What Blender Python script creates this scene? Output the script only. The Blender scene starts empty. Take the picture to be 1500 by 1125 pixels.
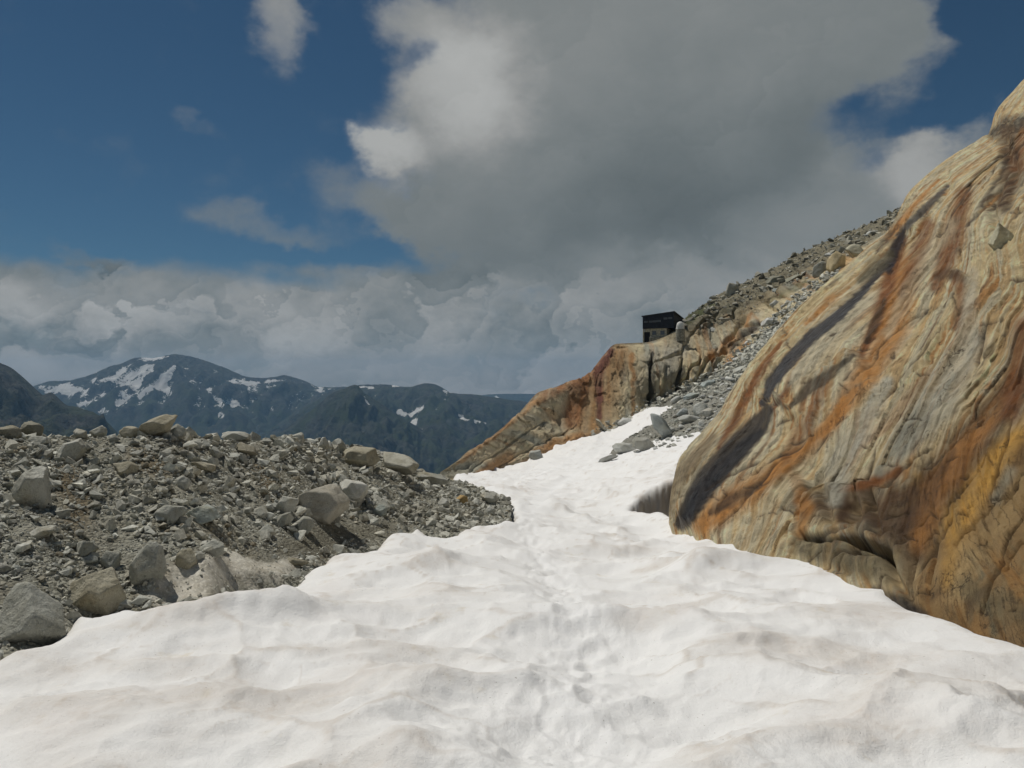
import bpy, bmesh, math, random
import numpy as np
from mathutils import Vector

# ------------------------------------------------------------------ camera, world, sun, exposure
SC = bpy.context.scene
COL = SC.collection
F = 1166.0                      # focal length of the photograph in its own pixels (1500 wide)
EYE = 1.6                       # eye height above the snow
cam_d = bpy.data.cameras.new('camera')
cam = bpy.data.objects.new('camera', cam_d)
COL.objects.link(cam)
cam.location = (0, 0, EYE)
cam.rotation_euler = (math.radians(90), 0, 0)
cam_d.sensor_width = 36.0
cam_d.lens = 36.0 * F / 1500.0
cam_d.clip_start = 0.05
cam_d.clip_end = 60000
SC.camera = cam

SUN_EL = math.radians(62)
SUN_AZ = math.radians(-58)      # measured from +Y (view direction) towards +X
sun_dir = Vector((math.sin(SUN_AZ) * math.cos(SUN_EL), math.cos(SUN_AZ) * math.cos(SUN_EL), math.sin(SUN_EL)))
sun_d = bpy.data.lights.new('sun', 'SUN')
sun_d.energy = 3.1
sun_d.angle = math.radians(0.53)
sun_d.color = (1.0, 0.955, 0.88)
sun = bpy.data.objects.new('sun', sun_d)
COL.objects.link(sun)
sun.rotation_euler = sun_dir.to_track_quat('Z', 'Y').to_euler()

SC.view_settings.view_transform = 'Standard'
SC.view_settings.look = 'None'
SC.view_settings.exposure = 0.0
SC.view_settings.gamma = 1.0
SC.view_settings.use_curve_mapping = False
SC.cycles.max_bounces = 4
SC.cycles.diffuse_bounces = 2
SC.cycles.glossy_bounces = 1
SC.cycles.volume_bounces = 0
SC.cycles.use_adaptive_sampling = True
SC.cycles.adaptive_threshold = 0.02

world = bpy.data.worlds.new('World')
SC.world = world
world.use_nodes = True


class NT:
    """tiny helper to write node trees as expressions"""
    def __init__(self, tree):
        self.t = tree
        tree.nodes.clear()

    def n(self, typ, **kw):
        nd = self.t.nodes.new(typ)
        for k, v in kw.items():
            setattr(nd, k, v)
        return nd

    def put(self, sock, v):
        if v is None:
            return
        if isinstance(v, bpy.types.NodeSocket):
            self.t.links.new(v, sock)
        else:
            if isinstance(v, (tuple, list)) and len(v) == 3 and len(sock.default_value) == 4:
                v = (*v, 1)
            sock.default_value = v

    def m(self, op, a, b=None, c=None, clamp=False):
        nd = self.n('ShaderNodeMath', operation=op, use_clamp=clamp)
        for i, v in enumerate((a, b, c)):
            self.put(nd.inputs[i], v)
        return nd.outputs[0]

    def vm(self, op, a, b=None):
        nd = self.n('ShaderNodeVectorMath', operation=op)
        self.put(nd.inputs[0], a)
        if b is not None:
            self.put(nd.inputs[1], b)
        return nd.outputs['Value'] if op in ('LENGTH', 'DOT_PRODUCT', 'DISTANCE') else nd.outputs[0]

    def mr(self, v, a, b, c=0.0, d=1.0, smooth=True):
        nd = self.n('ShaderNodeMapRange', interpolation_type='SMOOTHSTEP' if smooth else 'LINEAR')
        for i, x in enumerate((v, a, b, c, d)):
            self.put(nd.inputs[i], x)
        return nd.outputs[0]

    def mix(self, f, a, b, blend='MIX'):
        nd = self.n('ShaderNodeMix', data_type='RGBA', blend_type=blend)
        self.put(nd.inputs[0], f)
        self.put(nd.inputs[6], a)
        self.put(nd.inputs[7], b)
        return nd.outputs[2]

    def noise(self, vec, scale, detail=4, rough=0.55, dist=0.0, out='Fac'):
        nd = self.n('ShaderNodeTexNoise')
        self.put(nd.inputs['Vector'], vec)
        nd.inputs['Scale'].default_value = scale
        nd.inputs['Detail'].default_value = detail
        nd.inputs['Roughness'].default_value = rough
        nd.inputs['Distortion'].default_value = dist
        return nd.outputs[out]

    def mapping(self, vec, loc=(0, 0, 0), rot=(0, 0, 0), scale=(1, 1, 1), typ='POINT'):
        nd = self.n('ShaderNodeMapping', vector_type=typ)
        self.put(nd.inputs[0], vec)
        nd.inputs['Location'].default_value = loc
        nd.inputs['Rotation'].default_value = rot
        nd.inputs['Scale'].default_value = scale
        return nd.outputs[0]

    def attr(self, name, out='Fac'):
        return self.n('ShaderNodeAttribute', attribute_name=name).outputs[out]

    def bump(self, h, dist, strength=1.0, normal=None):
        nd = self.n('ShaderNodeBump')
        nd.inputs['Strength'].default_value = strength
        nd.inputs['Distance'].default_value = dist
        self.put(nd.inputs['Height'], h)
        if normal is not None:
            self.put(nd.inputs['Normal'], normal)
        return nd.outputs[0]


def ang(px, py):
    """direction of a point of the sky, degrees of azimuth and elevation"""
    u, s = (px - 750) / F, (562 - py) / F
    return math.degrees(math.atan(u)), math.degrees(math.atan(s / math.hypot(1, u)))


def build_world():
    w = NT(world.node_tree)
    out = w.n('ShaderNodeOutputWorld')
    sky = w.n('ShaderNodeTexSky', sky_type='NISHITA')
    sky.sun_disc = False
    sky.sun_elevation = SUN_EL
    sky.sun_rotation = SUN_AZ
    sky.altitude = 2400
    sky.air_density = 1.0
    sky.dust_density = 0.3
    sky.ozone_density = 2.0
    direction = w.n('ShaderNodeTexCoord').outputs['Generated']
    sep = w.n('ShaderNodeSeparateXYZ')
    w.put(sep.inputs[0], direction)
    x, y, z = sep.outputs
    az = w.m('MULTIPLY', w.m('ARCTAN2', x, y), 57.29578)
    el = w.m('MULTIPLY', w.m('ARCSINE', z), 57.29578)
    comb = w.n('ShaderNodeCombineXYZ')
    w.put(comb.inputs[0], az)
    w.put(comb.inputs[1], el)
    ae = comb.outputs[0]
    nd1 = w.mapping(direction, scale=(1, 1, 1.35))
    # light wobble so that cloud outlines are never ellipses
    wob = w.noise(nd1, 9.0, 5, 0.6, out='Color')
    wob2 = w.vm('SUBTRACT', wob, (0.5, 0.5, 0.5))
    wobs = w.n('ShaderNodeVectorMath', operation='SCALE')
    w.put(wobs.inputs[0], wob2)
    wobs.inputs['Scale'].default_value = 7.0
    aew = w.vm('ADD', ae, wobs.outputs[0])

    def blobs(items, vec):
        """items: px, py, rx, ry (pixels), rotation (deg, anticlockwise), weight"""
        tot = None
        for (px, py, rx, ry, rot, wt) in items:
            a, e = ang(px, py)
            v = w.mapping(vec, loc=(a, e, 0), rot=(0, 0, math.radians(rot)),
                          scale=(rx / 20.0, ry / 20.0, 1.0), typ='TEXTURE')
            v = w.vm('MULTIPLY', v, (1, 1, 0))
            r = w.vm('LENGTH', v)
            f = w.mr(r, 0.25, 1.25, wt, 0.0)
            tot = f if tot is None else w.m('ADD', tot, f)
        return tot

    # --- coverage
    cover = blobs([
        (1000, 120, 390, 230, 0, 1.15), (760, 110, 190, 150, 10, .75), (700, 250, 170, 130, -20, .75),
        (900, 330, 330, 110, 5, .8), (1250, 60, 160, 110, 0, .7), (1330, 90, 90, 60, -40, .45),
        (560, 232, 52, 36, 0, .95), (605, 30, 75, 60, 20, .65), (690, 130, 90, 75, 0, .7),
        (395, 25, 52, 70, -12, .66), (1110, 330, 170, 130, 0, .7), (1290, 285, 240, 95, 22, .72),
        (1390, 215, 170, 45, 20, .55), (1350, 240, 50, 45, 0, .6), (390, 332, 120, 34, -10, .52),
        (530, 305, 110, 42, -18, .52), (620, 320, 110, 55, 0, .45), (290, 178, 55, 20, -18, .36),
        (140, 358, 60, 12, -5, .40), (1480, 45, 50, 18, 30, .28), (450, 20, 70, 14, -40, .18),
        (1180, 420, 240, 90, 20, .6), (770, 360, 200, 50, 0, .35),
        (1800, 200, 300, 160, 20, .8), (-480, 120, 230, 110, 10, .7), (900, -250, 330, 160, 0, .7),
        (1245, 268, 70, 26, 20, -.55), (1290, 340, 60, 30, 25, -.4), (1320, 175, 190, 80, 20, -.62), (1450, 110, 170, 120, 25, -.6), (625, 95, 40, 40, 30, -.5), (1420, 20, 60, 60, 0, -.5), (470, 385, 130, 22, 0, -.3), (640, 375, 120, 24, 0, -.3)], aew)
    # the bank of cloud over the horizon goes all the way round
    n_top = w.noise(w.mapping(direction, scale=(1, 1, 2.2)), 4.2, 4, 0.55)
    band_top = w.m('ADD', 8.4, w.m('MULTIPLY', w.m('SUBTRACT', n_top, 0.5), 9.0))
    band = w.mr(w.m('SUBTRACT', el, band_top), -2.4, 1.6, 1.0, 0.0)
    # scattered cloud elsewhere in the sky
    n_far = w.noise(direction, 1.9, 6, 0.55)
    away = w.mr(w.m('ABSOLUTE', az), 38, 60)
    scatter = w.m('MULTIPLY', w.mr(n_far, 0.47, 0.63, 0, 0.9), away)
    dens0 = w.m('ADD', w.m('ADD', cover, band), scatter)
    fine = w.noise(w.mapping(direction, scale=(1, 1, 1.2)), 15, 8, 0.58)
    fine_c = w.m('SUBTRACT', fine, 0.5)
    dens = w.m('ADD', dens0, w.m('MULTIPLY', fine_c, 1.0))
    alpha = w.mr(dens, 0.05, 1.0)
    # --- brightness: heaped billows, each a round head lit from above and from the left
    warp = w.noise(nd1, 20.0, 4, 0.52, out='Color')
    wv = w.vm('MULTIPLY', w.vm('SUBTRACT', warp, (0.5, 0.5, 0.5)), (9.0, 7.0, 0))
    wv2 = w.vm('ADD', w.vm('ADD', ae, wv), w.vm('MULTIPLY', w.vm('SUBTRACT', wob, (.5, .5, .5)), (8, 6, 0)))

    def heads(scale):
        vec = w.vm('MULTIPLY', wv2, (1 / scale, 1.35 / scale, 0))
        v = w.n('ShaderNodeTexVoronoi', feature='SMOOTH_F1', voronoi_dimensions='2D')
        v.inputs['Smoothness'].default_value = .12
        w.put(v.inputs['Vector'], vec)
        v.inputs['Scale'].default_value = 1.0
        rel = w.vm('SUBTRACT', vec, v.outputs['Position'])
        up = w.vm('DOT_PRODUCT', rel, (-.55, 1.0, 0))
        sp = w.n('ShaderNodeSeparateColor')
        w.put(sp.inputs[0], v.outputs['Color'])
        return w.m('ADD', w.m('MULTIPLY', up, 1.0), w.m('MULTIPLY', w.m('SUBTRACT', sp.outputs[0], .5), .7))
    lit2 = w.m('ADD', w.m('MULTIPLY', heads(6.5), .55), w.m('MULTIPLY', heads(2.4), .36))
    kband = w.m('MULTIPLY', band, w.mr(cover, .35, .9, 1.0, 0.2))
    lit = w.m('MULTIPLY', lit2, w.m('ADD', .013, w.m('MULTIPLY', kband, .095)))
    soft = w.noise(w.mapping(direction, scale=(1, 1, 1.5)), 5, 5, 0.5)
    rim = w.m('MULTIPLY', w.mr(dens, .25, 1.05, 1.0, 0.0), w.mr(el, 6, 14, 0, .055))
    bright = blobs([
        (560, 222, 70, 50, 0, .22), (690, 130, 110, 95, 0, .21), (605, 30, 90, 80, 0, .06), (395, 20, 60, 80, -10, .08),
        (1345, 250, 65, 52, 20, .13), (1250, 290, 230, 70, 20, .05), (720, 280, 120, 120, 0, .03), (960, 395, 130, 40, -10, .06),
        (1120, 430, 110, 60, 10, .06), (80, 440, 190, 52, 0, .08), (430, 480, 120, 52, 0, .11), (250, 440, 170, 44, 0, .05),
        (680, 450, 260, 44, 0, .06), (90, 545, 170, 36, 0, .05), (10, 445, 70, 34, 0, .08), (900, 60, 420, 110, 0, .025),
        (920, 310, 420, 110, 8, -.036), (1080, 220, 300, 170, 0, -.02), (160, 505, 200, 26, 0, -.06), (830, 520, 220, 40, 0, -.02)], aew)
    val = w.m('ADD', w.m('ADD', 0.203, bright), w.m('ADD', lit, w.m('MULTIPLY', w.m('SUBTRACT', soft, 0.5), 0.11)))
    val = w.m('ADD', val, rim)
    val = w.m('ADD', val, w.mr(el, 1.0, 5.5, 0.085, 0.0))
    val = w.m('MAXIMUM', val, 0.06)
    tint = w.mix(w.mr(val, 0.10, 0.34), (0.86, 1.0, 1.01), (0.99, 1.0, 0.97))
    low = w.mr(el, 0.0, 3.0, 1.0, 0.0)
    tint = w.mix(w.m('MULTIPLY', low, 0.5), tint, (1.06, 1.0, 0.94))
    sc = w.n('ShaderNodeVectorMath', operation='SCALE')
    w.put(sc.inputs[0], tint)
    w.put(sc.inputs['Scale'], val)
    skyc = w.mix(1.0, sky.outputs[0], SKY_TINT, 'MULTIPLY')
    b1 = w.n('ShaderNodeBackground')
    w.put(b1.inputs[0], skyc)
    b1.inputs[1].default_value = SKY_STRENGTH
    b2 = w.n('ShaderNodeBackground')
    w.put(b2.inputs[0], sc.outputs[0])
    mixs = w.n('ShaderNodeMixShader')
    w.put(mixs.inputs[0], w.m('MULTIPLY', alpha, 0.97))
    w.t.links.new(b1.outputs[0], mixs.inputs[1])
    w.t.links.new(b2.outputs[0], mixs.inputs[2])
    w.t.links.new(mixs.outputs[0], out.inputs[0])


SKY_TINT = (0.40, 0.61, 0.66)
SKY_STRENGTH = 0.05
build_world()

# ------------------------------------------------------------------ helpers: noise, curves, meshes
rng = np.random.default_rng(7)
random.seed(7)
_perm = np.random.default_rng(3).permutation(256)
_perm = np.concatenate([_perm, _perm]).astype(np.int32)
_g = np.random.default_rng(5).normal(size=(256, 3)).astype(np.float32)
_g /= np.linalg.norm(_g, axis=1)[:, None]


def perlin(x, y, z=0.0):
    x, y, z = np.broadcast_arrays(np.asarray(x, np.float32), np.asarray(y, np.float32), np.asarray(z, np.float32))
    xi, yi, zi = np.floor(x), np.floor(y), np.floor(z)
    xf, yf, zf = x - xi, y - yi, z - zi
    xi, yi, zi = xi.astype(np.int32) & 255, yi.astype(np.int32) & 255, zi.astype(np.int32) & 255
    u, v, w = (t * t * t * (t * (t * 6 - 15) + 10) for t in (xf, yf, zf))
    out = 0
    for dx in (0, 1):
        wx = u if dx else 1 - u
        for dy in (0, 1):
            wy = v if dy else 1 - v
            for dz in (0, 1):
                wz = w if dz else 1 - w
                h = _perm[_perm[_perm[(xi + dx) & 255] + ((yi + dy) & 255)] + ((zi + dz) & 255)]
                g = _g[h]
                out = out + wx * wy * wz * (g[..., 0] * (xf - dx) + g[..., 1] * (yf - dy) + g[..., 2] * (zf - dz))
    return out * 1.5


def fbm(x, y, z=0.0, octv=4, gain=0.5):
    a, s, o = 1.0, 0.0, 0.0
    f = 1.0
    for i in range(octv):
        o = o + a * perlin(x * f + 17.3 * i, y * f - 9.1 * i, z * f + 4.7 * i)
        s += a
        a *= gain
        f *= 2.03
    return o / s


def ridged(x, y, z=0.0, octv=4, gain=0.5):
    a, s, o, f = 1.0, 0.0, 0.0, 1.0
    for i in range(octv):
        o = o + a * (1 - np.abs(perlin(x * f + 7.3 * i, y * f - 19.1 * i, z * f + 3.7 * i)) * 2)
        s += a
        a *= gain
        f *= 2.03
    return o / s


def worley(x, y, seed=0):
    xi, yi = np.floor(x).astype(np.int32), np.floor(y).astype(np.int32)
    f1 = np.full(x.shape, 9.0, np.float32)
    f2 = f1.copy()
    for dx in (-1, 0, 1):
        for dy in (-1, 0, 1):
            cx, cy = xi + dx, yi + dy
            h = _perm[_perm[(cx + seed) & 255] + (cy & 255)]
            ox, oy = cx + _perm[h] / 255.0, cy + _perm[h + 101] / 255.0
            d = (x - ox) ** 2 + (y - oy) ** 2
            f2 = np.minimum(f2, np.maximum(f1, d))
            f1 = np.minimum(f1, d)
    return np.sqrt(f1), np.sqrt(f2)


def plates(x, y, seed=0):
    """random level of the nearest cell: flat plates with sharp edges"""
    xi, yi = np.floor(x).astype(np.int32), np.floor(y).astype(np.int32)
    f1 = np.full(x.shape, 9.0, np.float32)
    lev = np.zeros(x.shape, np.float32)
    for dx in (-1, 0, 1):
        for dy in (-1, 0, 1):
            cx, cy = xi + dx, yi + dy
            h = _perm[_perm[(cx + seed) & 255] + (cy & 255)]
            d = (x - cx - _perm[h] / 255.0) ** 2 + (y - cy - _perm[h + 101] / 255.0) ** 2
            k = d < f1
            f1 = np.where(k, d, f1)
            lev = np.where(k, _perm[h + 57] / 127.5 - 1, lev)
    return lev


def sstep(a, b, x):
    t = np.clip((x - a) / (b - a), 0, 1)
    return t * t * (3 - 2 * t)


def P(px, py, d):
    """the point of the place seen at a pixel of the photograph when it lies d metres ahead"""
    px, py, d = np.asarray(px, float), np.asarray(py, float), np.asarray(d, float)
    return np.stack(np.broadcast_arrays((px - 750) / F * d, d, EYE + (562 - py) / F * d), -1)


def proj(p):
    return 750 + F * p[..., 0] / p[..., 1], 562 - F * (p[..., 2] - EYE) / p[..., 1]


def hermite(rows, t, x):
    """cubic interpolation of rows (K, ...) with knots t at positions x, limited so that it hardly overshoots"""
    rows, t = np.asarray(rows, float), np.asarray(t, float)
    d = np.diff(rows, axis=0) / np.diff(t).reshape(-1, *([1] * (rows.ndim - 1)))
    m = np.zeros_like(rows)
    m[1:-1] = (d[:-1] + d[1:]) / 2
    m[0], m[-1] = d[0], d[-1]
    lim = 2.2 * np.minimum(np.abs(d[:-1]), np.abs(d[1:]))
    m[1:-1] = np.clip(m[1:-1], -lim, lim)
    k = np.clip(np.searchsorted(t, x, side='right') - 1, 0, len(t) - 2)
    h = t[k + 1] - t[k]
    s = ((x - t[k]) / h).reshape(-1, *([1] * (rows.ndim - 1)))
    hh = h.reshape(s.shape)
    return ((2 * s**3 - 3 * s**2 + 1) * rows[k] + (s**3 - 2 * s**2 + s) * hh * m[k]
            + (-2 * s**3 + 3 * s**2) * rows[k + 1] + (s**3 - s**2) * hh * m[k + 1])


def resample(pts, n):
    """smooth a polyline and resample it evenly along its length in the first two coordinates"""
    pts = np.asarray(pts, float)
    if len(pts) > 2:
        pts = hermite(pts, np.arange(len(pts)), np.linspace(0, len(pts) - 1, len(pts) * 24))
    s = np.concatenate([[0], np.cumsum(np.hypot(*np.diff(pts[:, :2], axis=0).T))])
    q = np.linspace(0, s[-1], n)
    return np.stack([np.interp(q, s, pts[:, i]) for i in range(pts.shape[1])], -1)


def seg_dist(X, Y, pts):
    """distance to a polyline, signed side (+ on its right) and position along it 0..1"""
    pts = np.asarray(pts, np.float32)
    X, Y = X.astype(np.float32), Y.astype(np.float32)
    best = np.full(X.shape, 1e9, np.float32)
    side, along = np.zeros_like(best), np.zeros_like(best)
    n = len(pts) - 1
    for i in range(n):
        ax, ay = pts[i]
        bx, by = pts[i + 1]
        dx, dy = bx - ax, by - ay
        t = np.clip(((X - ax) * dx + (Y - ay) * dy) / (dx * dx + dy * dy + 1e-9), 0, 1)
        d = np.hypot(X - ax - t * dx, Y - ay - t * dy)
        k = d < best
        best = np.where(k, d, best)
        side = np.where(k, np.sign((X - ax) * dy - (Y - ay) * dx), side)
        along = np.where(k, (i + t) / n, along)
    return best, side, along


def inside(X, Y, poly):
    c = np.zeros(X.shape, bool)
    n = len(poly)
    for i in range(n):
        x1, y1 = poly[i]
        x2, y2 = poly[(i + 1) % n]
        if y1 == y2:
            continue
        k = (y1 > Y) != (y2 > Y)
        c ^= k & (X < (x2 - x1) * (Y - y1) / (y2 - y1) + x1)
    return c


def stroke(X, Y, pts, w, soft=0.6):
    d, _, a = seg_dist(X, Y, pts)
    w = np.interp(a, np.linspace(0, 1, len(w)), w) if isinstance(w, (list, tuple)) else w
    return 1 - sstep(w * (1 - soft), w * (1 + soft * 0.6), d)


def grid_normals(G):
    du, dv = np.gradient(G, axis=1), np.gradient(G, axis=0)
    n = np.cross(du, dv)
    n /= np.linalg.norm(n, axis=-1)[..., None] + 1e-12
    return n


def raw_mesh(name, V, faces_idx, size, smooth=True):
    """V (N,3); faces_idx flat loop indices, size = corners per face"""
    me = bpy.data.meshes.new(name)
    nf = len(faces_idx) // size
    me.vertices.add(len(V))
    me.vertices.foreach_set('co', np.ascontiguousarray(V, np.float32).ravel())
    me.loops.add(len(faces_idx))
    me.loops.foreach_set('vertex_index', np.ascontiguousarray(faces_idx, np.int32))
    me.polygons.add(nf)
    me.polygons.foreach_set('loop_start', np.arange(0, nf * size, size, dtype=np.int32))
    me.polygons.foreach_set('use_smooth', np.full(nf, smooth))
    me.update(calc_edges=True)
    return me


def add_attrs(me, attrs):
    for k, v in (attrs or {}).items():
        v = np.asarray(v, np.float32)
        if v.shape[-1:] == (3,) and v.ndim > 1 and k.startswith('c_'):
            v = v.reshape(-1, 3)
            a = me.attributes.new(k, 'FLOAT_COLOR', 'POINT')
            a.data.foreach_set('color', np.concatenate([v, np.ones((len(v), 1), np.float32)], 1).ravel())
        else:
            a = me.attributes.new(k, 'FLOAT', 'POINT')
            a.data.foreach_set('value', v.ravel())


def grid_mesh(name, G, attrs=None, flip=False, keep=None):
    nv, nu = G.shape[:2]
    i = np.arange(nv * nu, dtype=np.int32).reshape(nv, nu)
    q = np.stack([i[:-1, :-1], i[:-1, 1:], i[1:, 1:], i[1:, :-1]], -1)
    if keep is not None:
        q = q[keep]
    q = q.reshape(-1, 4)
    if flip:
        q = q[:, ::-1]
    me = raw_mesh(name, G.reshape(-1, 3), q.ravel(), 4)
    add_attrs(me, attrs)
    return me


def link(name, me, mat=None, parent=None, **props):
    o = bpy.data.objects.new(name, me)
    COL.objects.link(o)
    if mat is not None and me is not None and not me.materials:
        me.materials.append(mat)
    if parent is not None:
        o.parent = parent
    for k, v in props.items():
        o[k] = v
    return o


def material(name, rough=0.9, spec=0.3):
    m = bpy.data.materials.new(name)
    m.use_nodes = True
    w = NT(m.node_tree)
    out = w.n('ShaderNodeOutputMaterial')
    b = w.n('ShaderNodeBsdfPrincipled')
    b.inputs['Roughness'].default_value = rough
    b.inputs['Specular IOR Level'].default_value = spec
    w.t.links.new(b.outputs[0], out.inputs[0])
    return m, w, b, out


def lerp3(a, b, f):
    return a + (np.asarray(b, np.float32) - a) * np.asarray(f)[..., None]


# ------------------------------------------------------------------ materials
def mat_snow():
    m, w, b, _ = material('old_snow', 0.75, 0.25)
    pos = w.n('ShaderNodeTexCoord').outputs['Object']
    dirt, edge, trail = w.attr('dirt'), w.attr('edge'), w.attr('trail')
    n1 = w.noise(pos, 1.3, 6, 0.6)
    n2 = w.noise(pos, 9.0, 5, 0.65)
    n3 = w.noise(pos, 70.0, 3, 0.6)
    base = (0.83, 0.825, 0.805)
    d = w.m('MULTIPLY', w.mr(w.m('ADD', dirt, w.m('MULTIPLY', w.m('SUBTRACT', n1, 0.5), 0.8)), 0.36, 1.0), 0.60)
    c = w.mix(d, base, (0.62, 0.575, 0.52))
    c = w.mix(w.m('MULTIPLY', w.mr(n2, 0.48, 0.72), w.m('MULTIPLY', d, 0.6)), c, (0.54, 0.45, 0.36))
    # fine grey-brown grains
    c = w.mix(w.m('MULTIPLY', w.mr(n3, 0.62, 0.74), 0.16), c, (0.42, 0.36, 0.30))
    pink = w.mr(w.noise(pos, 0.7, 3, 0.5), 0.55, 0.72)
    yel = w.mr(w.noise(pos, 2.6, 4, 0.6), 0.62, 0.74)
    c = w.mix(w.m('MULTIPLY', yel, 0.4), c, (0.62, 0.54, 0.40))
    c = w.mix(w.m('MULTIPLY', pink, 0.15), c, (0.74, 0.67, 0.63))
    c = w.mix(w.m('MULTIPLY', trail, w.mr(n2, .35, .6, .2, .7)), c, (0.83, 0.83, 0.82))
    speck = w.m('MULTIPLY', w.mr(w.noise(pos, 48.0, 2, 0.5), 0.69, 0.75), w.mr(n1, .4, .6))
    c = w.mix(w.m('MULTIPLY', speck, 0.55), c, (0.22, 0.18, 0.14))
    c = w.mix(edge, c, (0.33, 0.28, 0.20))
    w.put(b.inputs['Base Color'], c)
    h = w.m('ADD', w.m('MULTIPLY', w.noise(pos, 30, 5, 0.7), 0.5), w.m('MULTIPLY', w.noise(pos, 140, 3, 0.7), 0.2))
    w.put(b.inputs['Normal'], w.bump(h, 0.03, 0.7))
    return m


def mat_slab(name, fine=6.0):
    """smooth glaciated rock: colour of its stains from the surface's own stain map, streaks and grain from noise"""
    m, w, b, _ = material(name, 0.72, 0.35)
    geo = w.n('ShaderNodeTexCoord').outputs['Object']
    col, wet = w.attr('c_colour', 'Color'), w.attr('wet')
    fl = w.n('ShaderNodeCombineXYZ')
    w.put(fl.inputs[0], w.attr('flow_u'))
    w.put(fl.inputs[1], w.attr('flow_v'))
    uv = fl.outputs[0]
    s1 = w.noise(w.mapping(uv, scale=(fine, fine * 0.08, 1)), 1.0, 7, 0.66, 0.3)
    s2 = w.noise(w.mapping(uv, scale=(fine * 4, fine * 0.22, 1)), 1.0, 5, 0.6, 0.6)
    g = w.noise(geo, fine * 3.5, 7, 0.72)
    g2 = w.noise(geo, fine * 16, 4, 0.7)
    g3 = w.noise(geo, fine * 7, 6, 0.75)
    k = w.m('ADD', w.m('MULTIPLY', w.m('SUBTRACT', s1, 0.5), 0.5), w.m('MULTIPLY', w.m('SUBTRACT', s2, 0.5), 0.45))
    k = w.m('ADD', k, w.m('MULTIPLY', w.m('SUBTRACT', g, 0.5), 0.8))
    c = w.mix(w.mr(k, 0.05, 0.6, 0, 0.55), col, w.mix(1.0, col, (1.45, 1.42, 1.38), 'MULTIPLY'))
    c = w.mix(w.mr(k, -0.6, -0.05, 0.75, 0), c, w.mix(1.0, col, (0.55, 0.46, 0.36), 'MULTIPLY'))
    # hair cracks and pits
    v = w.n('ShaderNodeTexVoronoi', feature='DISTANCE_TO_EDGE')
    w.put(v.inputs['Vector'], w.vm('ADD', w.mapping(uv, scale=(fine * 0.35, fine * 0.1, 1)),
                                   w.vm('MULTIPLY', w.noise(geo, fine * 0.8, 5, 0.6, out='Color'), (1.1, 1.1, 0))))
    v.inputs['Scale'].default_value = 1.0
    crack = w.mr(v.outputs['Distance'], 0.0, 0.022, 1, 0)
    crack = w.m('MULTIPLY', crack, w.mr(w.noise(geo, fine * 0.25, 3), 0.48, 0.62))
    c = w.mix(w.m('MULTIPLY', crack, 0.75), c, (0.05, 0.035, 0.02))
    # thin dark seams along the flow and fine cross joints
    s3 = w.noise(w.mapping(uv, rot=(0, 0, .25), scale=(fine * 0.7, fine * 0.16, 1)), 1.0, 8, 0.7, 0.8)
    seam = w.mr(w.m('ABSOLUTE', w.m('SUBTRACT', s3, 0.5)), 0.0, 0.012, 1, 0)
    s4 = w.noise(w.mapping(uv, rot=(0, 0, -.5), scale=(fine * 0.5, fine * 0.9, 1)), 1.0, 8, 0.72, 0.5)
    seam2 = w.m('MULTIPLY', w.mr(w.m('ABSOLUTE', w.m('SUBTRACT', s4, 0.47)), 0.0, 0.010, 1, 0), w.mr(s1, .45, .6))
    seam = w.m('MAXIMUM', seam, seam2)
    seam = w.m('MULTIPLY', seam, w.mr(w.noise(geo, fine * .4, 4), .42, .58))
    c = w.mix(w.m('MULTIPLY', seam, 0.62), c, w.mix(1.0, col, (0.30, 0.22, 0.15), 'MULTIPLY'))
    c = w.mix(w.mr(g3, 0.54, 0.66, 0, 0.4), c, w.mix(1.0, c, (0.66, 0.58, 0.48), 'MULTIPLY'))
    c = w.mix(w.mr(g3, 0.45, 0.36, 0, 0.35), c, w.mix(1.0, c, (1.28, 1.28, 1.28), 'MULTIPLY'))
    blot = w.noise(geo, fine * 1.2, 9, 0.75)
    c = w.mix(w.mr(blot, 0.54, 0.62, 0, 0.28), c, w.mix(1.0, c, (0.72, 0.58, 0.42), 'MULTIPLY'))
    c = w.mix(w.mr(blot, 0.47, 0.40, 0, 0.25), c, w.mix(1.0, c, (1.30, 1.30, 1.30), 'MULTIPLY'))
    c = w.mix(w.m('MULTIPLY', w.mr(g2, 0.55, 0.7), 0.45), c, w.mix(1.0, col, (0.5, 0.45, 0.4), 'MULTIPLY'))
    w.put(b.inputs['Base Color'], c)
    w.put(b.inputs['Roughness'], w.m('SUBTRACT', 0.8, w.m('MULTIPLY', wet, 0.5)))
    h = w.m('ADD', w.m('MULTIPLY', s1, 0.22), w.m('ADD', w.m('MULTIPLY', g, 0.38), w.m('MULTIPLY', s2, 0.15)))
    h = w.m('SUBTRACT', w.m('ADD', h, w.m('MULTIPLY', blot, .25)), w.m('MULTIPLY', w.m('ADD', crack, seam), 0.4))
    h = w.m('ADD', h, w.m('ADD', w.m('MULTIPLY', g2, .25), w.m('MULTIPLY', g3, .35)))
    w.put(b.inputs['Normal'], w.bump(h, 0.6 / fine, 0.9))
    return m


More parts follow.
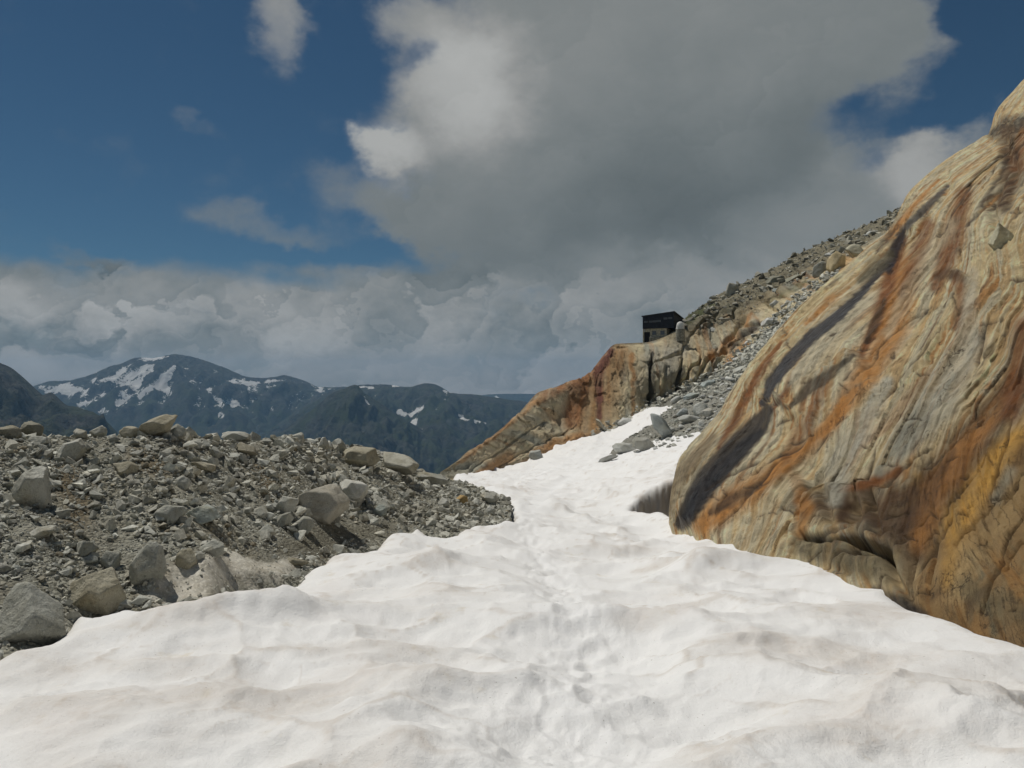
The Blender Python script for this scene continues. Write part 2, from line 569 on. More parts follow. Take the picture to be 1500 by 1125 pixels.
def mat_granite(name, base=(0.42, 0.417, 0.375), scale=1.0):
    """speckled granite; the object's own colour tints it"""
    m, w, b, _ = material(name, 0.9, 0.25)
    pos = w.n('ShaderNodeTexCoord').outputs['Object']
    oi = w.n('ShaderNodeObjectInfo')
    p2 = w.vm('ADD', pos, w.vm('MULTIPLY', oi.outputs['Location'], (3.1, 2.3, 1.7)))
    n1 = w.noise(p2, 3.0 * scale, 6, 0.65)
    n2 = w.noise(p2, 26 * scale, 4, 0.7)
    n3 = w.noise(p2, 75 * scale, 3, 0.6)
    c = w.mix(1.0, base, oi.outputs['Color'], 'MULTIPLY')
    c = w.mix(w.mr(n1, 0.38, 0.68, 0, 0.75), c, w.mix(1.0, c, (0.62, 0.60, 0.54), 'MULTIPLY'))
    c = w.mix(w.mr(n2, 0.55, 0.7, 0, 0.55), c, w.mix(1.0, c, (0.40, 0.40, 0.40), 'MULTIPLY'))
    c = w.mix(w.mr(n3, 0.52, 0.68, 0, 0.5), c, w.mix(1.0, c, (1.6, 1.6, 1.62), 'MULTIPLY'))
    stain = w.noise(p2, 1.4 * scale, 4, 0.6)
    c = w.mix(w.mr(stain, 0.56, 0.72, 0, 0.5), c, w.mix(1.0, c, (0.95, 0.78, 0.52), 'MULTIPLY'))
    w.put(b.inputs['Base Color'], c)
    h = w.m('ADD', n1, w.m('MULTIPLY', n2, 0.35))
    w.put(b.inputs['Normal'], w.bump(h, 0.10 / scale, 0.7))
    return m


def mat_rubble(name, base=(0.455, 0.455, 0.40)):
    m, w, b, _ = material(name, 0.95, 0.15)
    pos = w.n('ShaderNodeTexCoord').outputs['Object']
    n2 = w.noise(pos, 22, 5, 0.7)
    t = w.attr('tint')
    hue = w.attr('hue')
    c = w.mix(hue, base, (0.36, 0.33, 0.25))
    sc = w.n('ShaderNodeVectorMath', operation='SCALE')
    w.put(sc.inputs[0], c)
    w.put(sc.inputs['Scale'], w.m('MULTIPLY', t, w.mr(n2, 0.3, 0.7, 0.72, 1.22)))
    w.put(b.inputs['Base Color'], sc.outputs[0])
    w.put(b.inputs['Normal'], w.bump(n2, 0.02, 0.6))
    return m


def mat_ground():
    m, w, b, _ = material('moraine_grit', 0.95, 0.15)
    pos = w.n('ShaderNodeTexCoord').outputs['Object']
    col, ice = w.attr('c_colour', 'Color'), w.attr('wet')
    n1 = w.noise(pos, 4, 6, 0.7)
    n2 = w.noise(pos, 30, 5, 0.75)
    v = w.n('ShaderNodeTexVoronoi')
    w.put(v.inputs['Vector'], pos)
    v.inputs['Scale'].default_value = 22
    c = w.mix(w.mr(n1, 0.35, 0.65, 0, 0.8), col, w.mix(1.0, col, (0.55, 0.52, 0.46), 'MULTIPLY'))
    c = w.mix(w.mr(n2, 0.5, 0.7, 0, 0.6), c, w.mix(1.0, col, (1.7, 1.7, 1.65), 'MULTIPLY'))
    sep = w.n('ShaderNodeSeparateColor')
    w.put(sep.inputs[0], v.outputs['Color'])
    c = w.mix(w.m('MULTIPLY', w.m('SUBTRACT', 1.0, ice), w.mr(sep.outputs[0], 0.4, 1.0, 0, 0.5)), c, w.mix(1.0, col, (1.6, 1.6, 1.55), 'MULTIPLY'))
    w.put(b.inputs['Base Color'], c)
    w.put(b.inputs['Roughness'], w.m('SUBTRACT', 0.95, w.m('MULTIPLY', ice, 0.5)))
    h = w.m('ADD', w.m('MULTIPLY', n1, 0.6), w.m('ADD', w.m('MULTIPLY', n2, 0.4), w.m('MULTIPLY', w.m('SUBTRACT', 1.0, v.outputs['Distance']), 0.5)))
    nb = w.n('ShaderNodeBump')
    nb.inputs['Distance'].default_value = 0.08
    w.put(nb.inputs['Strength'], w.m('SUBTRACT', 0.9, w.m('MULTIPLY', ice, 0.65)))
    w.put(nb.inputs['Height'], h)
    w.put(b.inputs['Normal'], nb.outputs[0])
    return m


def mat_mountain():
    m, w, b, _ = material('alpine_slopes', 0.95, 0.1)
    pos = w.n('ShaderNodeTexCoord').outputs['Object']
    snow, steep, grass = w.attr('snow'), w.attr('steep'), w.attr('grass')
    n1 = w.noise(pos, 0.004, 6, 0.65)
    n2 = w.noise(pos, 0.02, 5, 0.7)
    rock = w.mix(w.mr(n2, 0.35, 0.7), (0.032, 0.033, 0.033), (0.14, 0.135, 0.12))
    green = w.mix(w.mr(n1, 0.35, 0.65), (0.018, 0.030, 0.014), (0.055, 0.070, 0.030))
    c = w.mix(w.m('MULTIPLY', grass, w.mr(w.m('ADD', n1, w.m('MULTIPLY', n2, 0.5)), 0.5, 0.95)), rock, green)
    n3 = w.noise(pos, 0.06, 4, 0.7)
    thr = w.m('ADD', w.m('ADD', snow, w.m('MULTIPLY', w.m('SUBTRACT', n3, 0.5), 0.7)), w.m('ADD', w.m('MULTIPLY', w.m('SUBTRACT', n1, 0.5), 1.3), w.m('MULTIPLY', w.m('SUBTRACT', n2, 0.5), 1.1)))
    c = w.mix(w.mr(thr, 0.47, 0.53), c, (0.80, 0.79, 0.76))
    w.put(b.inputs['Base Color'], c)
    w.put(b.inputs['Normal'], w.bump(w.m('ADD', n2, w.m('MULTIPLY', n3, .4)), 45.0, 1.0))
    return m


def mat_plain(name, col, rough=0.7, var=0.25, scale=3.0, spec=0.3, bump=0.0):
    m, w, b, _ = material(name, rough, spec)
    pos = w.n('ShaderNodeTexCoord').outputs['Object']
    n = w.noise(pos, scale, 5, 0.65)
    dk = tuple(c * (1 - var) for c in col)
    lt = tuple(min(1, c * (1 + var)) for c in col)
    w.put(b.inputs['Base Color'], w.mix(w.mr(n, 0.3, 0.7), dk, lt))
    if bump:
        w.put(b.inputs['Normal'], w.bump(n, bump, 0.7))
    return m


M_SNOW = mat_snow()
M_SLAB = mat_slab('streaked_slab', 6.0)
M_CLIFF = mat_slab('streaked_cliff', 1.3)
M_GROUND = mat_ground()
M_BOULDER = mat_granite('granite', scale=1.0)
M_FARROCK = mat_granite('granite_far', base=(0.47, 0.475, 0.45), scale=0.3)
M_RUBBLE = mat_rubble('rubble')
M_FARRUB = mat_rubble('hillside_rubble', base=(0.43, 0.43, 0.375))
M_MOUNT = mat_mountain()

# ------------------------------------------------------------------ snowfield
SLOPE = 0.085


def plane_depth(py):
    return EYE / ((py - 562) / F - SLOPE)


# the line where rock or cliff foot meets the snow, with its distance
FOOT = [(657, 703, 60), (700, 694, 75), (740, 685, 88), (797, 665, 98), (867, 640, 110), (910, 622, 116), (953, 600, 122), (997, 588, 126)]
_ctl = [(px, 0, d, 0.0) for px in (-600, 0, 400, 750, 1100, 1500, 2100) for d in (1.2, 3, 6, 10, 16)]
_ctl = [(a, 0, d, 0.0) for a, _, d, _ in _ctl]
_ctl += [(p, 0, d, -1.0) for p, d in ((-300, 60), (200, 50), (450, 45))]


def res(px, py, d):
    return (px, py, d, EYE + (562 - py) / F * d + SLOPE * d)


_ctl += [res(*f) for f in FOOT]
_ctl += [res(*f) for f in [(640, 707, 45), (735, 725, 30), (755, 750, 20.2), (850, 722, 34), (800, 703, 48), (840, 690, 62), (860, 672, 84),
                           (877, 673, 80), (927, 655, 86), (1003, 638, 80), (985, 668, 45), (1040, 650, 50), (960, 708, 27), (925, 741, 24), (1010, 768, 18.5),
                           (990, 700, 31), (1100, 640, 70), (1200, 600, 100), (1060, 575, 130)]]
_ctl = np.array(_ctl)


def _rbf_xy(px, d):
    return np.stack([np.asarray(px) / 260.0, np.log(np.asarray(d)) * 1.6], -1)


_cx = _rbf_xy(_ctl[:, 0], _ctl[:, 2])
_r = np.linalg.norm(_cx[:, None] - _cx[None], axis=-1)
_A = _r + 1e-3 * np.eye(len(_r))
_A = np.sqrt(_r**2 + 0.12) + 0
_w = np.linalg.solve(_A - 0 + 1e-3 * np.eye(len(_r)), _ctl[:, 3])


def snow_base(px, d):
    shp = np.broadcast_shapes(np.shape(px), np.shape(d))
    q = _rbf_xy(np.broadcast_to(px, shp).ravel(), np.broadcast_to(d, shp).ravel())
    out = np.zeros(len(q))
    for i in range(len(_cx)):
        out += _w[i] * np.sqrt((q[:, 0] - _cx[i, 0])**2 + (q[:, 1] - _cx[i, 1])**2 + 0.12)
    return out.reshape(shp) - SLOPE * np.broadcast_to(d, shp)


def snow_depth_at(px, py):
    """distance at which the line of sight through a pixel meets the snow"""
    d = np.exp(np.linspace(math.log(2.0), math.log(125), 900))
    z = snow_base(np.full_like(d, px), d)
    s = EYE + (562 - py) / F * d - z
    k = np.where(s <= 0)[0]
    return float(d[k[0]]) if len(k) else 125.0


LEFT_EDGE = [(-700, 1130), (-300, 1035), (-120, 985), (0, 953), (60, 940), (92, 925), (112, 903), (150, 908), (192, 893), (222, 902), (300, 899), (316, 876), (352, 868), (385, 861),
             (432, 842), (456, 822), (484, 806), (515, 804), (545, 803), (556, 792), (580, 783), (612, 776), (640, 782), (668, 779), (692, 766), (722, 768), (752, 762),
             (757, 748), (738, 726), (715, 716), (690, 711), (658, 705)]
RIGHT_EDGE = [(2400, 1290), (1900, 1090), (1700, 1015), (1500, 942), (1440, 925), (1390, 902), (1350, 890), (1300, 862), (1250, 845), (1195, 823), (1165, 819), (1110, 816), (1085, 795), (1050, 778), (1010, 768),
              (985, 757), (960, 750), (926, 742)]
_le = np.array([P(px, py, snow_depth_at(px, py))[:2] for px, py in LEFT_EDGE])
_re = np.array([P(px, py, snow_depth_at(px, py))[:2] for px, py in RIGHT_EDGE])
# the far lip of the melt hollow beside the slab
LIP = [(938, 722, 25.0), (952, 712, 25.6), (968, 707, 26.2), (992, 704, 27.5), (1060, 700, 29)]
_lip = np.array([P(*q)[:2] for q in LIP])
_le = np.vstack([_le, P(np.array([663, 668, 668]), 0, np.array([58.0, 70, 140]))[:, :2]])
poly_left = np.vstack([_le, [(-160, 140), (-160, 2)]])
poly_right = np.vstack([_re, _lip, [(30, 30), (30, -2), (_re[0][0], -2)]])


def snow_surface():
    pxs = np.concatenate([np.linspace(-1100, -30, 60, endpoint=False), np.linspace(-30, 1530, 570), np.linspace(1545, 2600, 60)])
    # distances: rows close together where the picture shows them large
    dd = np.exp(np.linspace(math.log(0.7), math.log(132), 6000))
    wgt = np.log(dd) - 7.0 / (dd + 1.2)
    q = np.linspace(wgt[0], wgt[-1], 690)
    ds = np.interp(q, wgt, dd)
    PX, D = np.meshgrid(pxs, ds)
    X = (PX - 750) / F * D
    Y = D
    Z = snow_base(PX, D)
    # trodden track
    TR = [(832, 1180), (833, 1110), (838, 1050), (848, 980), (850, 935), (838, 890), (812, 850), (792, 815), (775, 785), (770, 755), (790, 728), (815, 708), (838, 694)]
    tr = np.array([P(px, py, snow_depth_at(px, py))[:2] for px, py in TR])
    td, ts, ta = seg_dist(X, Y, tr)
    trail = np.exp(-(td / 0.40)**2)
    wide = np.exp(-(td / 0.9)**2)
    # sun cups: hollows that meet in sharp crests, drawn out across the slope
    wx = X + 0.45 * fbm(X * 0.8, Y * 0.8, 3.1, 4)
    wy = Y + 0.45 * fbm(X * 0.8, Y * 0.8, 9.4, 4)
    f1, f2 = worley(wx * 0.95 + wy * 0.30, wy * 1.08 - wx * .15, 3)
    wx2 = wx + .12 * fbm(X * 2.6, Y * 2.6, 5.1, 3)
    wy2 = wy + .12 * fbm(X * 2.6, Y * 2.6, 7.4, 3)
    g1, g2 = worley(wx2 * 2.0 - wy2 * 0.4, wy2 * 2.9, 11)
    k1, k2 = worley(wx * 0.45 + wy * 0.15, wy * 0.47 - wx * .1, 29)
    amp = 0.70 + 0.50 * fbm(X * 0.3, Y * 0.3, 1.7, 2)
    cup = 0.22 * np.minimum(f1, 0.85)**1.8 + 0.075 * g1**1.6 * np.clip(amp, .4, 1.3) + 0.37 * np.minimum(k1, .9)**1.8 + .028 * ridged(wx * 1.6, wy * 2.4, 1.5, 3)
    big = 0.14 * fbm(X * 0.45, Y * 0.5, 5.5, 2) + 0.05 * fbm(X * 1.3, Y * 1.6, 2.5, 2)
    fine = 0.012 * fbm(X * 5, Y * 5, 0.5, 4, .6)
    calm = 1 - 0.35 * trail
    h = (cup * np.clip(amp, 0.35, 1.3) * calm + big * (1 - 0.3 * wide) + fine)
    t1, t2 = worley(X * 5.2 + fbm(X * 4, Y * 4, 1, 2), Y * 4.4, 51)
    h += trail * (.045 * np.minimum(t1, .8)**1.5 + .02 * fbm(X * 7, Y * 7, 3, 3)) * sstep(40, 20, Y)
    h -= np.mean(h)
    # footprints
    fp = np.zeros_like(h)
    L = np.concatenate([[0], np.cumsum(np.hypot(*np.diff(tr, axis=0).T))])
    r2 = np.random.default_rng(41)
    for s in np.arange(0.4, 24, 0.31):
        c = np.array([np.interp(s, L, tr[:, 0]), np.interp(s, L, tr[:, 1])]) + r2.normal(0, 0.13, 2)
        if c[1] > 26:
            break
        fp -= np.exp(-(((X - c[0]) / 0.07)**2 + ((Y - c[1]) / 0.13)**2)) * r2.uniform(0.012, 0.038)
    e_l, _, _ = seg_dist(X, Y, _le)
    e_r, _, _ = seg_dist(X, Y, np.vstack([_re, _lip]))
    h = 1.35 * h * (.25 + .75 * sstep(.1, 1.3, e_r)) * (.75 + .25 * sstep(.1, .9, e_l))
    Z = Z + h + fp - 0.012 * trail
    # the rounded melting rims
    dl, _, _ = seg_dist(X, Y, _le + np.column_stack([np.zeros(len(_le)), np.zeros(len(_le))]))
    il = inside(X, Y, poly_left)
    dr, _, _ = seg_dist(X, Y, np.vstack([_re, _lip]))
    ir = inside(X, Y, poly_right)
    wob = 0.10 * fbm(X * 2.3, Y * 2.3, 8.8, 3)
    sl = np.where(il, -dl, dl) + wob * 0.6
    jag = .22 * fbm(X * 3.1, Y * 3.1, 4.4, 4) * sstep(22, 24, Y)
    Z = Z + .12 * fbm(X * 2.4, Y * 2.4, 9.9, 4) * sstep(1.2, .2, np.hypot(X - 4.7, (Y - 26) * .6) / 2)
    sr = np.where(ir, -dr, dr) + jag + wob * 0.6 + .20 * (Y < 22) * (Y > 9)

    def rim(s, r, hgt, steep, deep):
        t = np.clip(1 - s / r, 0, 1)
        return np.where(s > 0, -hgt * (1 - np.sqrt(np.clip(1 - t * t, 0, 1))), np.maximum(-hgt + steep * s, -deep))
    Z = Z + rim(sl, 0.28, 0.16, 1.6, 1.3) + np.maximum(rim(sr, 0.30, 0.22, 2.4, 1.6), -1.6)
    fo = np.array(FOOT)
    beyond = np.clip(D - np.interp(PX, fo[:, 0], fo[:, 2]) * 1.06 - 3, 0, None) * (PX < 960)
    Z = Z - beyond * .5
    dirt = 0.45 + 0.55 * fbm(X * 0.8 + 3, Y * 1.1, 2.2, 4) + 0.5 * (np.minimum(f1, .8) - 0.45) + 0.18 * sstep(12, 3, Y) + .55 * np.exp(-((f2 - f1) / .05)**2) * sstep(-.1, .2, fbm(X, Y, 6.6, 2)) + .35 * np.exp(-((g2 - g1) / .05)**2) * sstep(0, .3, fbm(X * 1.4, Y * 1.4, 16.6, 2)) - 0.15 * sstep(25, 60, Y)
    dirt = dirt * (1 - .7 * trail) - .15 * wide
    dirt = dirt + 0.35 * stroke(PX, 562 + F * (EYE - Z) / D, [(860, 905), (960, 915), (1100, 940), (1300, 975)], [8, 30, 28, 12], 0.9)
    edge = np.clip(np.exp(-np.clip(sl, 0, 9) / 0.05) * 0.8 + np.where(sl < 0, 0.5, 0), 0, 0.9) * (Y < 22)
    edge = np.maximum(edge, np.where(sr < -0.02, 0.6, 0))
    edge = edge * np.clip(0.55 + 1.3 * fbm(X * 4, Y * 4, Z * 6, 4), 0, 1.3)
    # drop what lies well outside the snow
    G = np.stack([X, Y, Z], -1)
    out = (sl < np.where(Y > 35, -.15, -1.2)) | (sr < -3.0)
    keep = ~(out[:-1, :-1] & out[1:, 1:] & out[:-1, 1:] & out[1:, :-1])
    return G, dict(dirt=np.clip(dirt, 0, 1.2), edge=np.clip(edge, 0, 1), trail=np.clip(trail * 1.1, 0, 1)), keep


SNOW, _sa, _keep = snow_surface()
me = grid_mesh('snowfield', SNOW, _sa, keep=_keep)
link('snowfield', me, M_SNOW, kind='structure', label='dirty white sun-cupped snowfield with a trodden track up its middle', category='snowfield')

# ------------------------------------------------------------------ the near slab of streaked rock on the right


def slab_depth(px, py):
    u, s = (np.asarray(px, float) - 750) / F, (562 - np.asarray(py, float)) / F
    return 5.4 / (0.84 * u - 0.05 - s)


FLOW = [
    [(985, 860), (982, 800), (979, 768), (976, 740), (983, 705), (995, 672), (1024, 636), (1052, 604), (1075, 567), (1103, 528), (1135, 489), (1169, 452), (1226, 403), (1262, 370), (1300, 340), (1318, 312), (1332, 284), (1366, 250), (1400, 226), (1444, 197), (1455, 178), (1464, 158), (1482, 138), (1500, 120), (1600, 30), (1800, -120)],
    [(1000, 870), (1002, 815), (1006, 757), (1030, 705), (1066, 660), (1112, 611), (1122, 580), (1144, 529), (1185, 488), (1226, 451), (1263, 423), (1300, 382), (1326, 340), (1385, 282), (1440, 240), (1490, 200), (1540, 150), (1650, 60), (1850, -80)],
    [(1020, 880), (1050, 835), (1085, 795), (1130, 745), (1185, 690), (1240, 630), (1290, 565), (1335, 490), (1365, 420), (1400, 340), (1445, 265), (1510, 190), (1640, 80), (1880, -60)],
    [(1105, 920), (1135, 870), (1172, 815), (1210, 768), (1255, 712), (1305, 656), (1355, 602), (1410, 545), (1450, 480), (1480, 400), (1520, 320), (1610, 210), (1750, 80), (1950, -20)],
    [(1270, 1060), (1300, 970), (1335, 890), (1368, 815), (1400, 745), (1435, 675), (1475, 605), (1525, 535), (1580, 450), (1650, 340), (1770, 190), (1980, 20)],
    [(1450, 1140), (1475, 1030), (1500, 940), (1523, 850), (1548, 750), (1575, 650), (1600, 540), (1660, 440), (1760, 320), (1850, 220), (2050, 60)],
    [(1800, 1170), (1780, 1060), (1770, 950), (1780, 820), (1810, 700), (1850, 600), (1900, 500), (1960, 400), (2050, 280), (2200, 150)],
    [(2700, 1900), (2560, 1500), (2480, 1220), (2460, 1000), (2500, 800), (2550, 650), (2600, 500), (2700, 350), (2850, 230)],
]


def build_slab():
    nv = 520
    rows = []
    for fl in FLOW:
        q = resample(fl, nv)
        rows.append(P(q[:, 0], q[:, 1], slab_depth(q[:, 0], q[:, 1])))
    f0 = rows[0]
    back = [f0 + np.array([3.5, 9.0, -12.0]), f0 + np.array([1.9, 4.6, -4.6]), f0 + np.array([0.7, 1.7, -0.9])]
    R = np.array(back + rows)
    t = np.array([0, 1, 2, 3, 4.2, 6, 7.2, 9, 10.6, 12, 13.5], float)
    nu_parts = [12, 12, 26, 46, 140, 110, 150, 120, 40, 24]
    us = np.concatenate([np.linspace(t[i], t[i + 1], n, endpoint=False) for i, n in enumerate(nu_parts)] + [[t[-1]]])
    G = hermite(R, t, us).transpose(1, 0, 2)          # [along, across]
    base = G.copy()
    PX, PY = proj(base)
    sc = base[..., 1] / F                              # metres per pixel
    # flow coordinates in metres
    U = np.cumsum(np.concatenate([np.zeros((nv, 1)), np.linalg.norm(np.diff(G, axis=1), axis=-1)], 1), 1)
    U = U - U[:, 36:37]
    U = U.mean(0)[None] * 0.65 + U * 0.35
    V = np.cumsum(np.concatenate([np.zeros((1, len(us))), np.linalg.norm(np.diff(G, axis=0), axis=-1)], 0), 0)
    N = grid_normals(G)
    if N[nv // 2, 300, 0] > 0:
        N = -N
    front = sstep(2.3, 3.1, us)[None]
    X3, Y3, Z3 = base[..., 0], base[..., 1], base[..., 2]
    wx = PX + 9 * fbm(X3 * 0.8, Y3 * 0.8, Z3 * 0.8, 3)
    wy = PY + 9 * fbm(X3 * 0.8 + 40, Y3 * 0.8, Z3 * 0.8, 3)
    def sheets(per, amp, seed, bend):
        """overlapping sheets of rock: each rises slowly to the right and breaks off in a sharp lip"""
        u = U / per + bend * fbm(U * .22, V * .05, seed, 2) + .05 * bend * fbm(U * 1.6, V * .5, seed + 3, 3)
        f = u - np.floor(u)
        lip = np.where(f < .955, f / .955, (1 - f) / .045)
        k = sstep(-.22, .22, fbm(U * .35 / per + 5, V * .16, seed * 1.7, 2))
        lev = _perm[(np.floor(u).astype(np.int32) * 7 + int(seed * 11)) & 255] / 255.0
        return amp * lip * k * (.35 + .9 * lev)
    h = 0.13 * fbm(U * 0.40, V * 0.10, 3.3, 3) + 0.025 * fbm(U * 1.5, V * 0.25, 1.3, 3)
    dgl, _, _ = seg_dist(PX, PY, [(1000, 765), (1016, 735), (1040, 698), (1075, 660), (1112, 622), (1125, 585), (1155, 528), (1190, 492), (1228, 462), (1265, 425), (1300, 385)])
    hs = sstep(8, 30, dgl) * (sheets(2.6, .13, 2, .35) + sheets(1.05, .09, 5, .4) + sheets(.42, .020, 8, .4)) * (1 - .75 * sstep(1150, 1200, PX) * sstep(690, 740, PY)) * (1 - .55 * sstep(1280, 1380, PX) * sstep(520, 640, PY))
    h += 0.022 * fbm(X3 * 2.6, Y3 * 2.6, Z3 * 2.6, 5, .62)
    # stepped, blocky relief in patches
    e1, e2 = worley(U * 0.9 + 0.5 * fbm(U * 1.1, V * .6, 4, 3), V * 0.35 + 0.4 * fbm(U * 1.1, V * .6, 8, 3), 17)
    blk = sstep(0.02, 0.10, e2 - e1)
    patch = sstep(-0.02, 0.25, fbm(U * 0.35, V * 0.22, 12.5, 2)) * 0.75
    h -= (1 - blk) * 0.05 * patch

    qx, qy = U + .5 * fbm(X3 * 1.1, Y3 * 1.1, Z3 * 1.1, 4), V + .9 * fbm(X3 * 1.1 + 9, Y3 * 1.1, Z3 * 1.1, 4)
    h += .018 * plates(qx * .55 + qy * .1, qy * .22 - qx * .12, 4) + .020 * plates(qx * 1.5 - qy * .2, qy * .6 + qx * .3, 9) * sstep(-.15, .15, fbm(U * .4, V * .3, 44, 2))
    tr_ = PX.mean(0)

    def groove(pts, w, depth):
        nonlocal h
        d, _, _ = seg_dist(wx, wy, pts)
        h = h - depth * np.exp(-(d / w)**2)

    def step(pts, left, right, rl, rr, sharp=2.0, lean=True):
        """pts drawn upwards; left side stands proud by `left`, right side is sunk by `right`"""
        nonlocal hs, h
        d, s, a = seg_dist(wx, wy, pts)
        fade = sstep(0, 0.10, a) * sstep(1, 0.90, a)
        k = sstep(-sharp, sharp, d * s)
        v = fade * ((1 - k) * left * np.exp(-(d / rl)**1.5) - k * right * np.exp(-(d / rr)**1.5))
        if lean:
            hs = hs + v
        else:
            h = h + v

    # the strip along the left edge drops into a wet gully
    step([(996, 775), (1003, 752), (1022, 712), (1050, 672), (1085, 632), (1118, 604), (1130, 588)], 0.30, 0.72, 26, 30, 2.0, lean=False)
    step([(1116, 598), (1122, 574), (1140, 535), (1170, 500), (1200, 474), (1235, 446), (1275, 412), (1310, 372), (1330, 338)], 0.10, 0.50, 30, 17, 3, lean=False)
    groove([(1335, 330), (1360, 303), (1390, 272)], 6, 0.22)
    step([(1118, 597), (1140, 604), (1152, 590)], 0.25, 0.1, 20, 12, 3)
    # overhanging nose in the middle of the slab
    step([(1140, 604), (1168, 574), (1190, 556), (1222, 540), (1258, 512)], 0.34, 0.32, 40, 18, 2)
    # black pocket by the ridge
    groove([(1303, 392), (1312, 362), (1322, 342)], 10, 0.55)
    # long oblique cracks and small steps
    step([(1232, 725), (1300, 661), (1353, 607), (1414, 562), (1447, 490)], 0.12, 0.10, 22, 16, 1.5)
    step([(1258, 512), (1268, 490), (1290, 455), (1305, 420), (1316, 375)], 0.05, 0.24, 24, 26, 2)
    step([(1205, 640), (1250, 590), (1300, 540), (1345, 490), (1375, 440)], 0.08, 0.10, 26, 18, 1.5)
    step([(1085, 795), (1120, 752), (1170, 700), (1230, 640)], 0.06, 0.07, 20, 14, 1.5)
    step([(1040, 765), (1095, 705), (1150, 640), (1195, 590)], 0.07, 0.07, 18, 14, 1.5)
    step([(1415, 600), (1438, 560), (1462, 500), (1470, 430), (1460, 380)], 0.10, 0.16, 30, 22, 2)
    step([(1375, 410), (1400, 395), (1430, 412)], 0.10, 0.10, 20, 15, 2)
    for p in ([(1163, 818), (1166, 767), (1172, 712), (1192, 690)], [(1150, 815), (1156, 760), (1180, 690)], [(1270, 525), (1330, 430), (1345, 395)],
              [(1392, 255), (1372, 300), (1340, 345)], [(1447, 250), (1465, 230), (1480, 190)], [(1420, 470), (1440, 380), (1475, 320)], [(1360, 700), (1400, 650), (1450, 610)],
              [(1400, 800), (1440, 760), (1500, 720)], [(1360, 850), (1372, 790), (1366, 740)], [(1440, 900), (1455, 850), (1500, 800)], [(1300, 570), (1360, 520), (1410, 440)]):
        groove(p, 2.6, 0.09)
    # ledge over the dark foot of the slab, with alcove, slots and undercut
    d, s, a = seg_dist(wx, wy, [(1172, 722), (1200, 706), (1227, 700), (1280, 706), (1317, 712), (1367, 668), (1420, 625), (1475, 578), (1540, 540)])
    below = sstep(-7, 9, d * s) * sstep(0, 0.06, a) * sstep(1, .9, a)
    foot = below * np.exp(-(d / 105)**2) * sstep(1135, 1185, PX)
    h -= 0.20 * foot
    groove([(1238, 722), (1241, 745)], 13, 0.45)
    groove([(1205, 715), (1212, 760)], 6, 0.16)
    groove([(1272, 720), (1280, 775)], 7, 0.20)
    groove([(1167, 782), (1200, 785), (1233, 783), (1262, 792), (1292, 798)], 5.0, 0.30)
    groove([(1240, 800), (1275, 806), (1292, 800)], 7, 0.30)
    groove([(1170, 822), (1205, 828), (1240, 838)], 6, 0.2)
    groove([(1275, 868), (1310, 885), (1352, 902), (1400, 918)], 15, 0.45)
    groove([(1293, 800), (1300, 830), (1320, 860)], 6, 0.25)
    groove([(1330, 800), (1322, 850), (1332, 880)], 8, 0.22)
    # long seams that follow the sheets and short cross joints
    cr = np.random.default_rng(19)
    seams = []
    for _ in range(46):
        x, y = cr.uniform(1000, 1500), cr.uniform(200, 900)
        pts = [(x, y)]
        a0 = math.radians(52 + 12 * (x - 1250) / 250 + cr.normal(0, 5))
        for _ in range(cr.integers(4, 12)):
            a0 += cr.normal(0, .10)
            st_ = cr.uniform(10, 20)
            x, y = x + math.cos(a0) * st_, y - math.sin(a0) * st_
            pts.append((x, y))
        seams.append((pts, cr.uniform(.9, 1.7), cr.uniform(.03, .09)))
    for _ in range(85):
        x, y = cr.uniform(1010, 1500), cr.uniform(220, 910)
        pts = [(x, y)]
        a0 = math.radians(cr.choice([18, 28, 100]) + cr.normal(0, 9))
        for _ in range(cr.integers(2, 5)):
            a0 += cr.normal(0, .3)
            st_ = cr.uniform(4, 11)
            x, y = x + math.cos(a0) * st_, y - math.sin(a0) * st_
            pts.append((x, y))
        seams.append((pts, cr.uniform(.8, 1.4), cr.uniform(.02, .06)))
    seam_mask = np.zeros(PX.shape, np.float32)
    for pts, w_, dp in seams:
        q = np.array(pts)
        bb = (wx > q[:, 0].min() - 8) & (wx < q[:, 0].max() + 8) & (wy > q[:, 1].min() - 8) & (wy < q[:, 1].max() + 8) & (us[None] > 3)
        if not bb.any():
            continue
        d, _, a = seg_dist(wx[bb], wy[bb], pts)
        w2 = w_ * (.5 + 1.0 * np.sin(np.pi * np.clip(a, .02, .98)))
        g_ = np.exp(-(d / w2)**2)
        h[bb] -= dp * g_
        seam_mask[bb] = np.maximum(seam_mask[bb], g_)
    # black broken block near the top edge
    step([(1452, 205), (1462, 188), (1480, 172), (1510, 165)], 0.15, 0.35, 18, 22, 2.5)
    groove([(1470, 205), (1488, 250), (1475, 300)], 7, 0.18)
    groove([(1455, 330), (1448, 300), (1480, 240)], 6, 0.25)
    R = np.gradient(base, axis=1)
    R /= np.linalg.norm(R, axis=-1)[..., None] + 1e-9
    # nothing bulges out where the rock goes under the snow
    d, s, _ = seg_dist(PX, PY, RIGHT_EDGE[::-1])
    low_ = np.where(d * s > 0, d, 0)
    low_ = np.where(PY > np.interp(PX, [p_[0] for p_ in RIGHT_EDGE[::-1]], [p_[1] for p_ in RIGHT_EDGE[::-1]]) - 4, d, 0)
    fad = 1 - sstep(0, 30, low_)
    lift = sstep(-6, 45, np.interp(PX, [p_[0] for p_ in RIGHT_EDGE[::-1]], [p_[1] for p_ in RIGHT_EDGE[::-1]]) - PY)
    h = np.where(h < 0, h * (.25 + .75 * lift), h)
    hs = np.where(hs < 0, hs * (.25 + .75 * lift), hs * (.4 + .6 * lift))
    h, hs = h * fad - .10 * (1 - fad), hs * fad
    G = base + N * (h * front)[..., None] + (N + .7 * R) * (hs * front)[..., None]

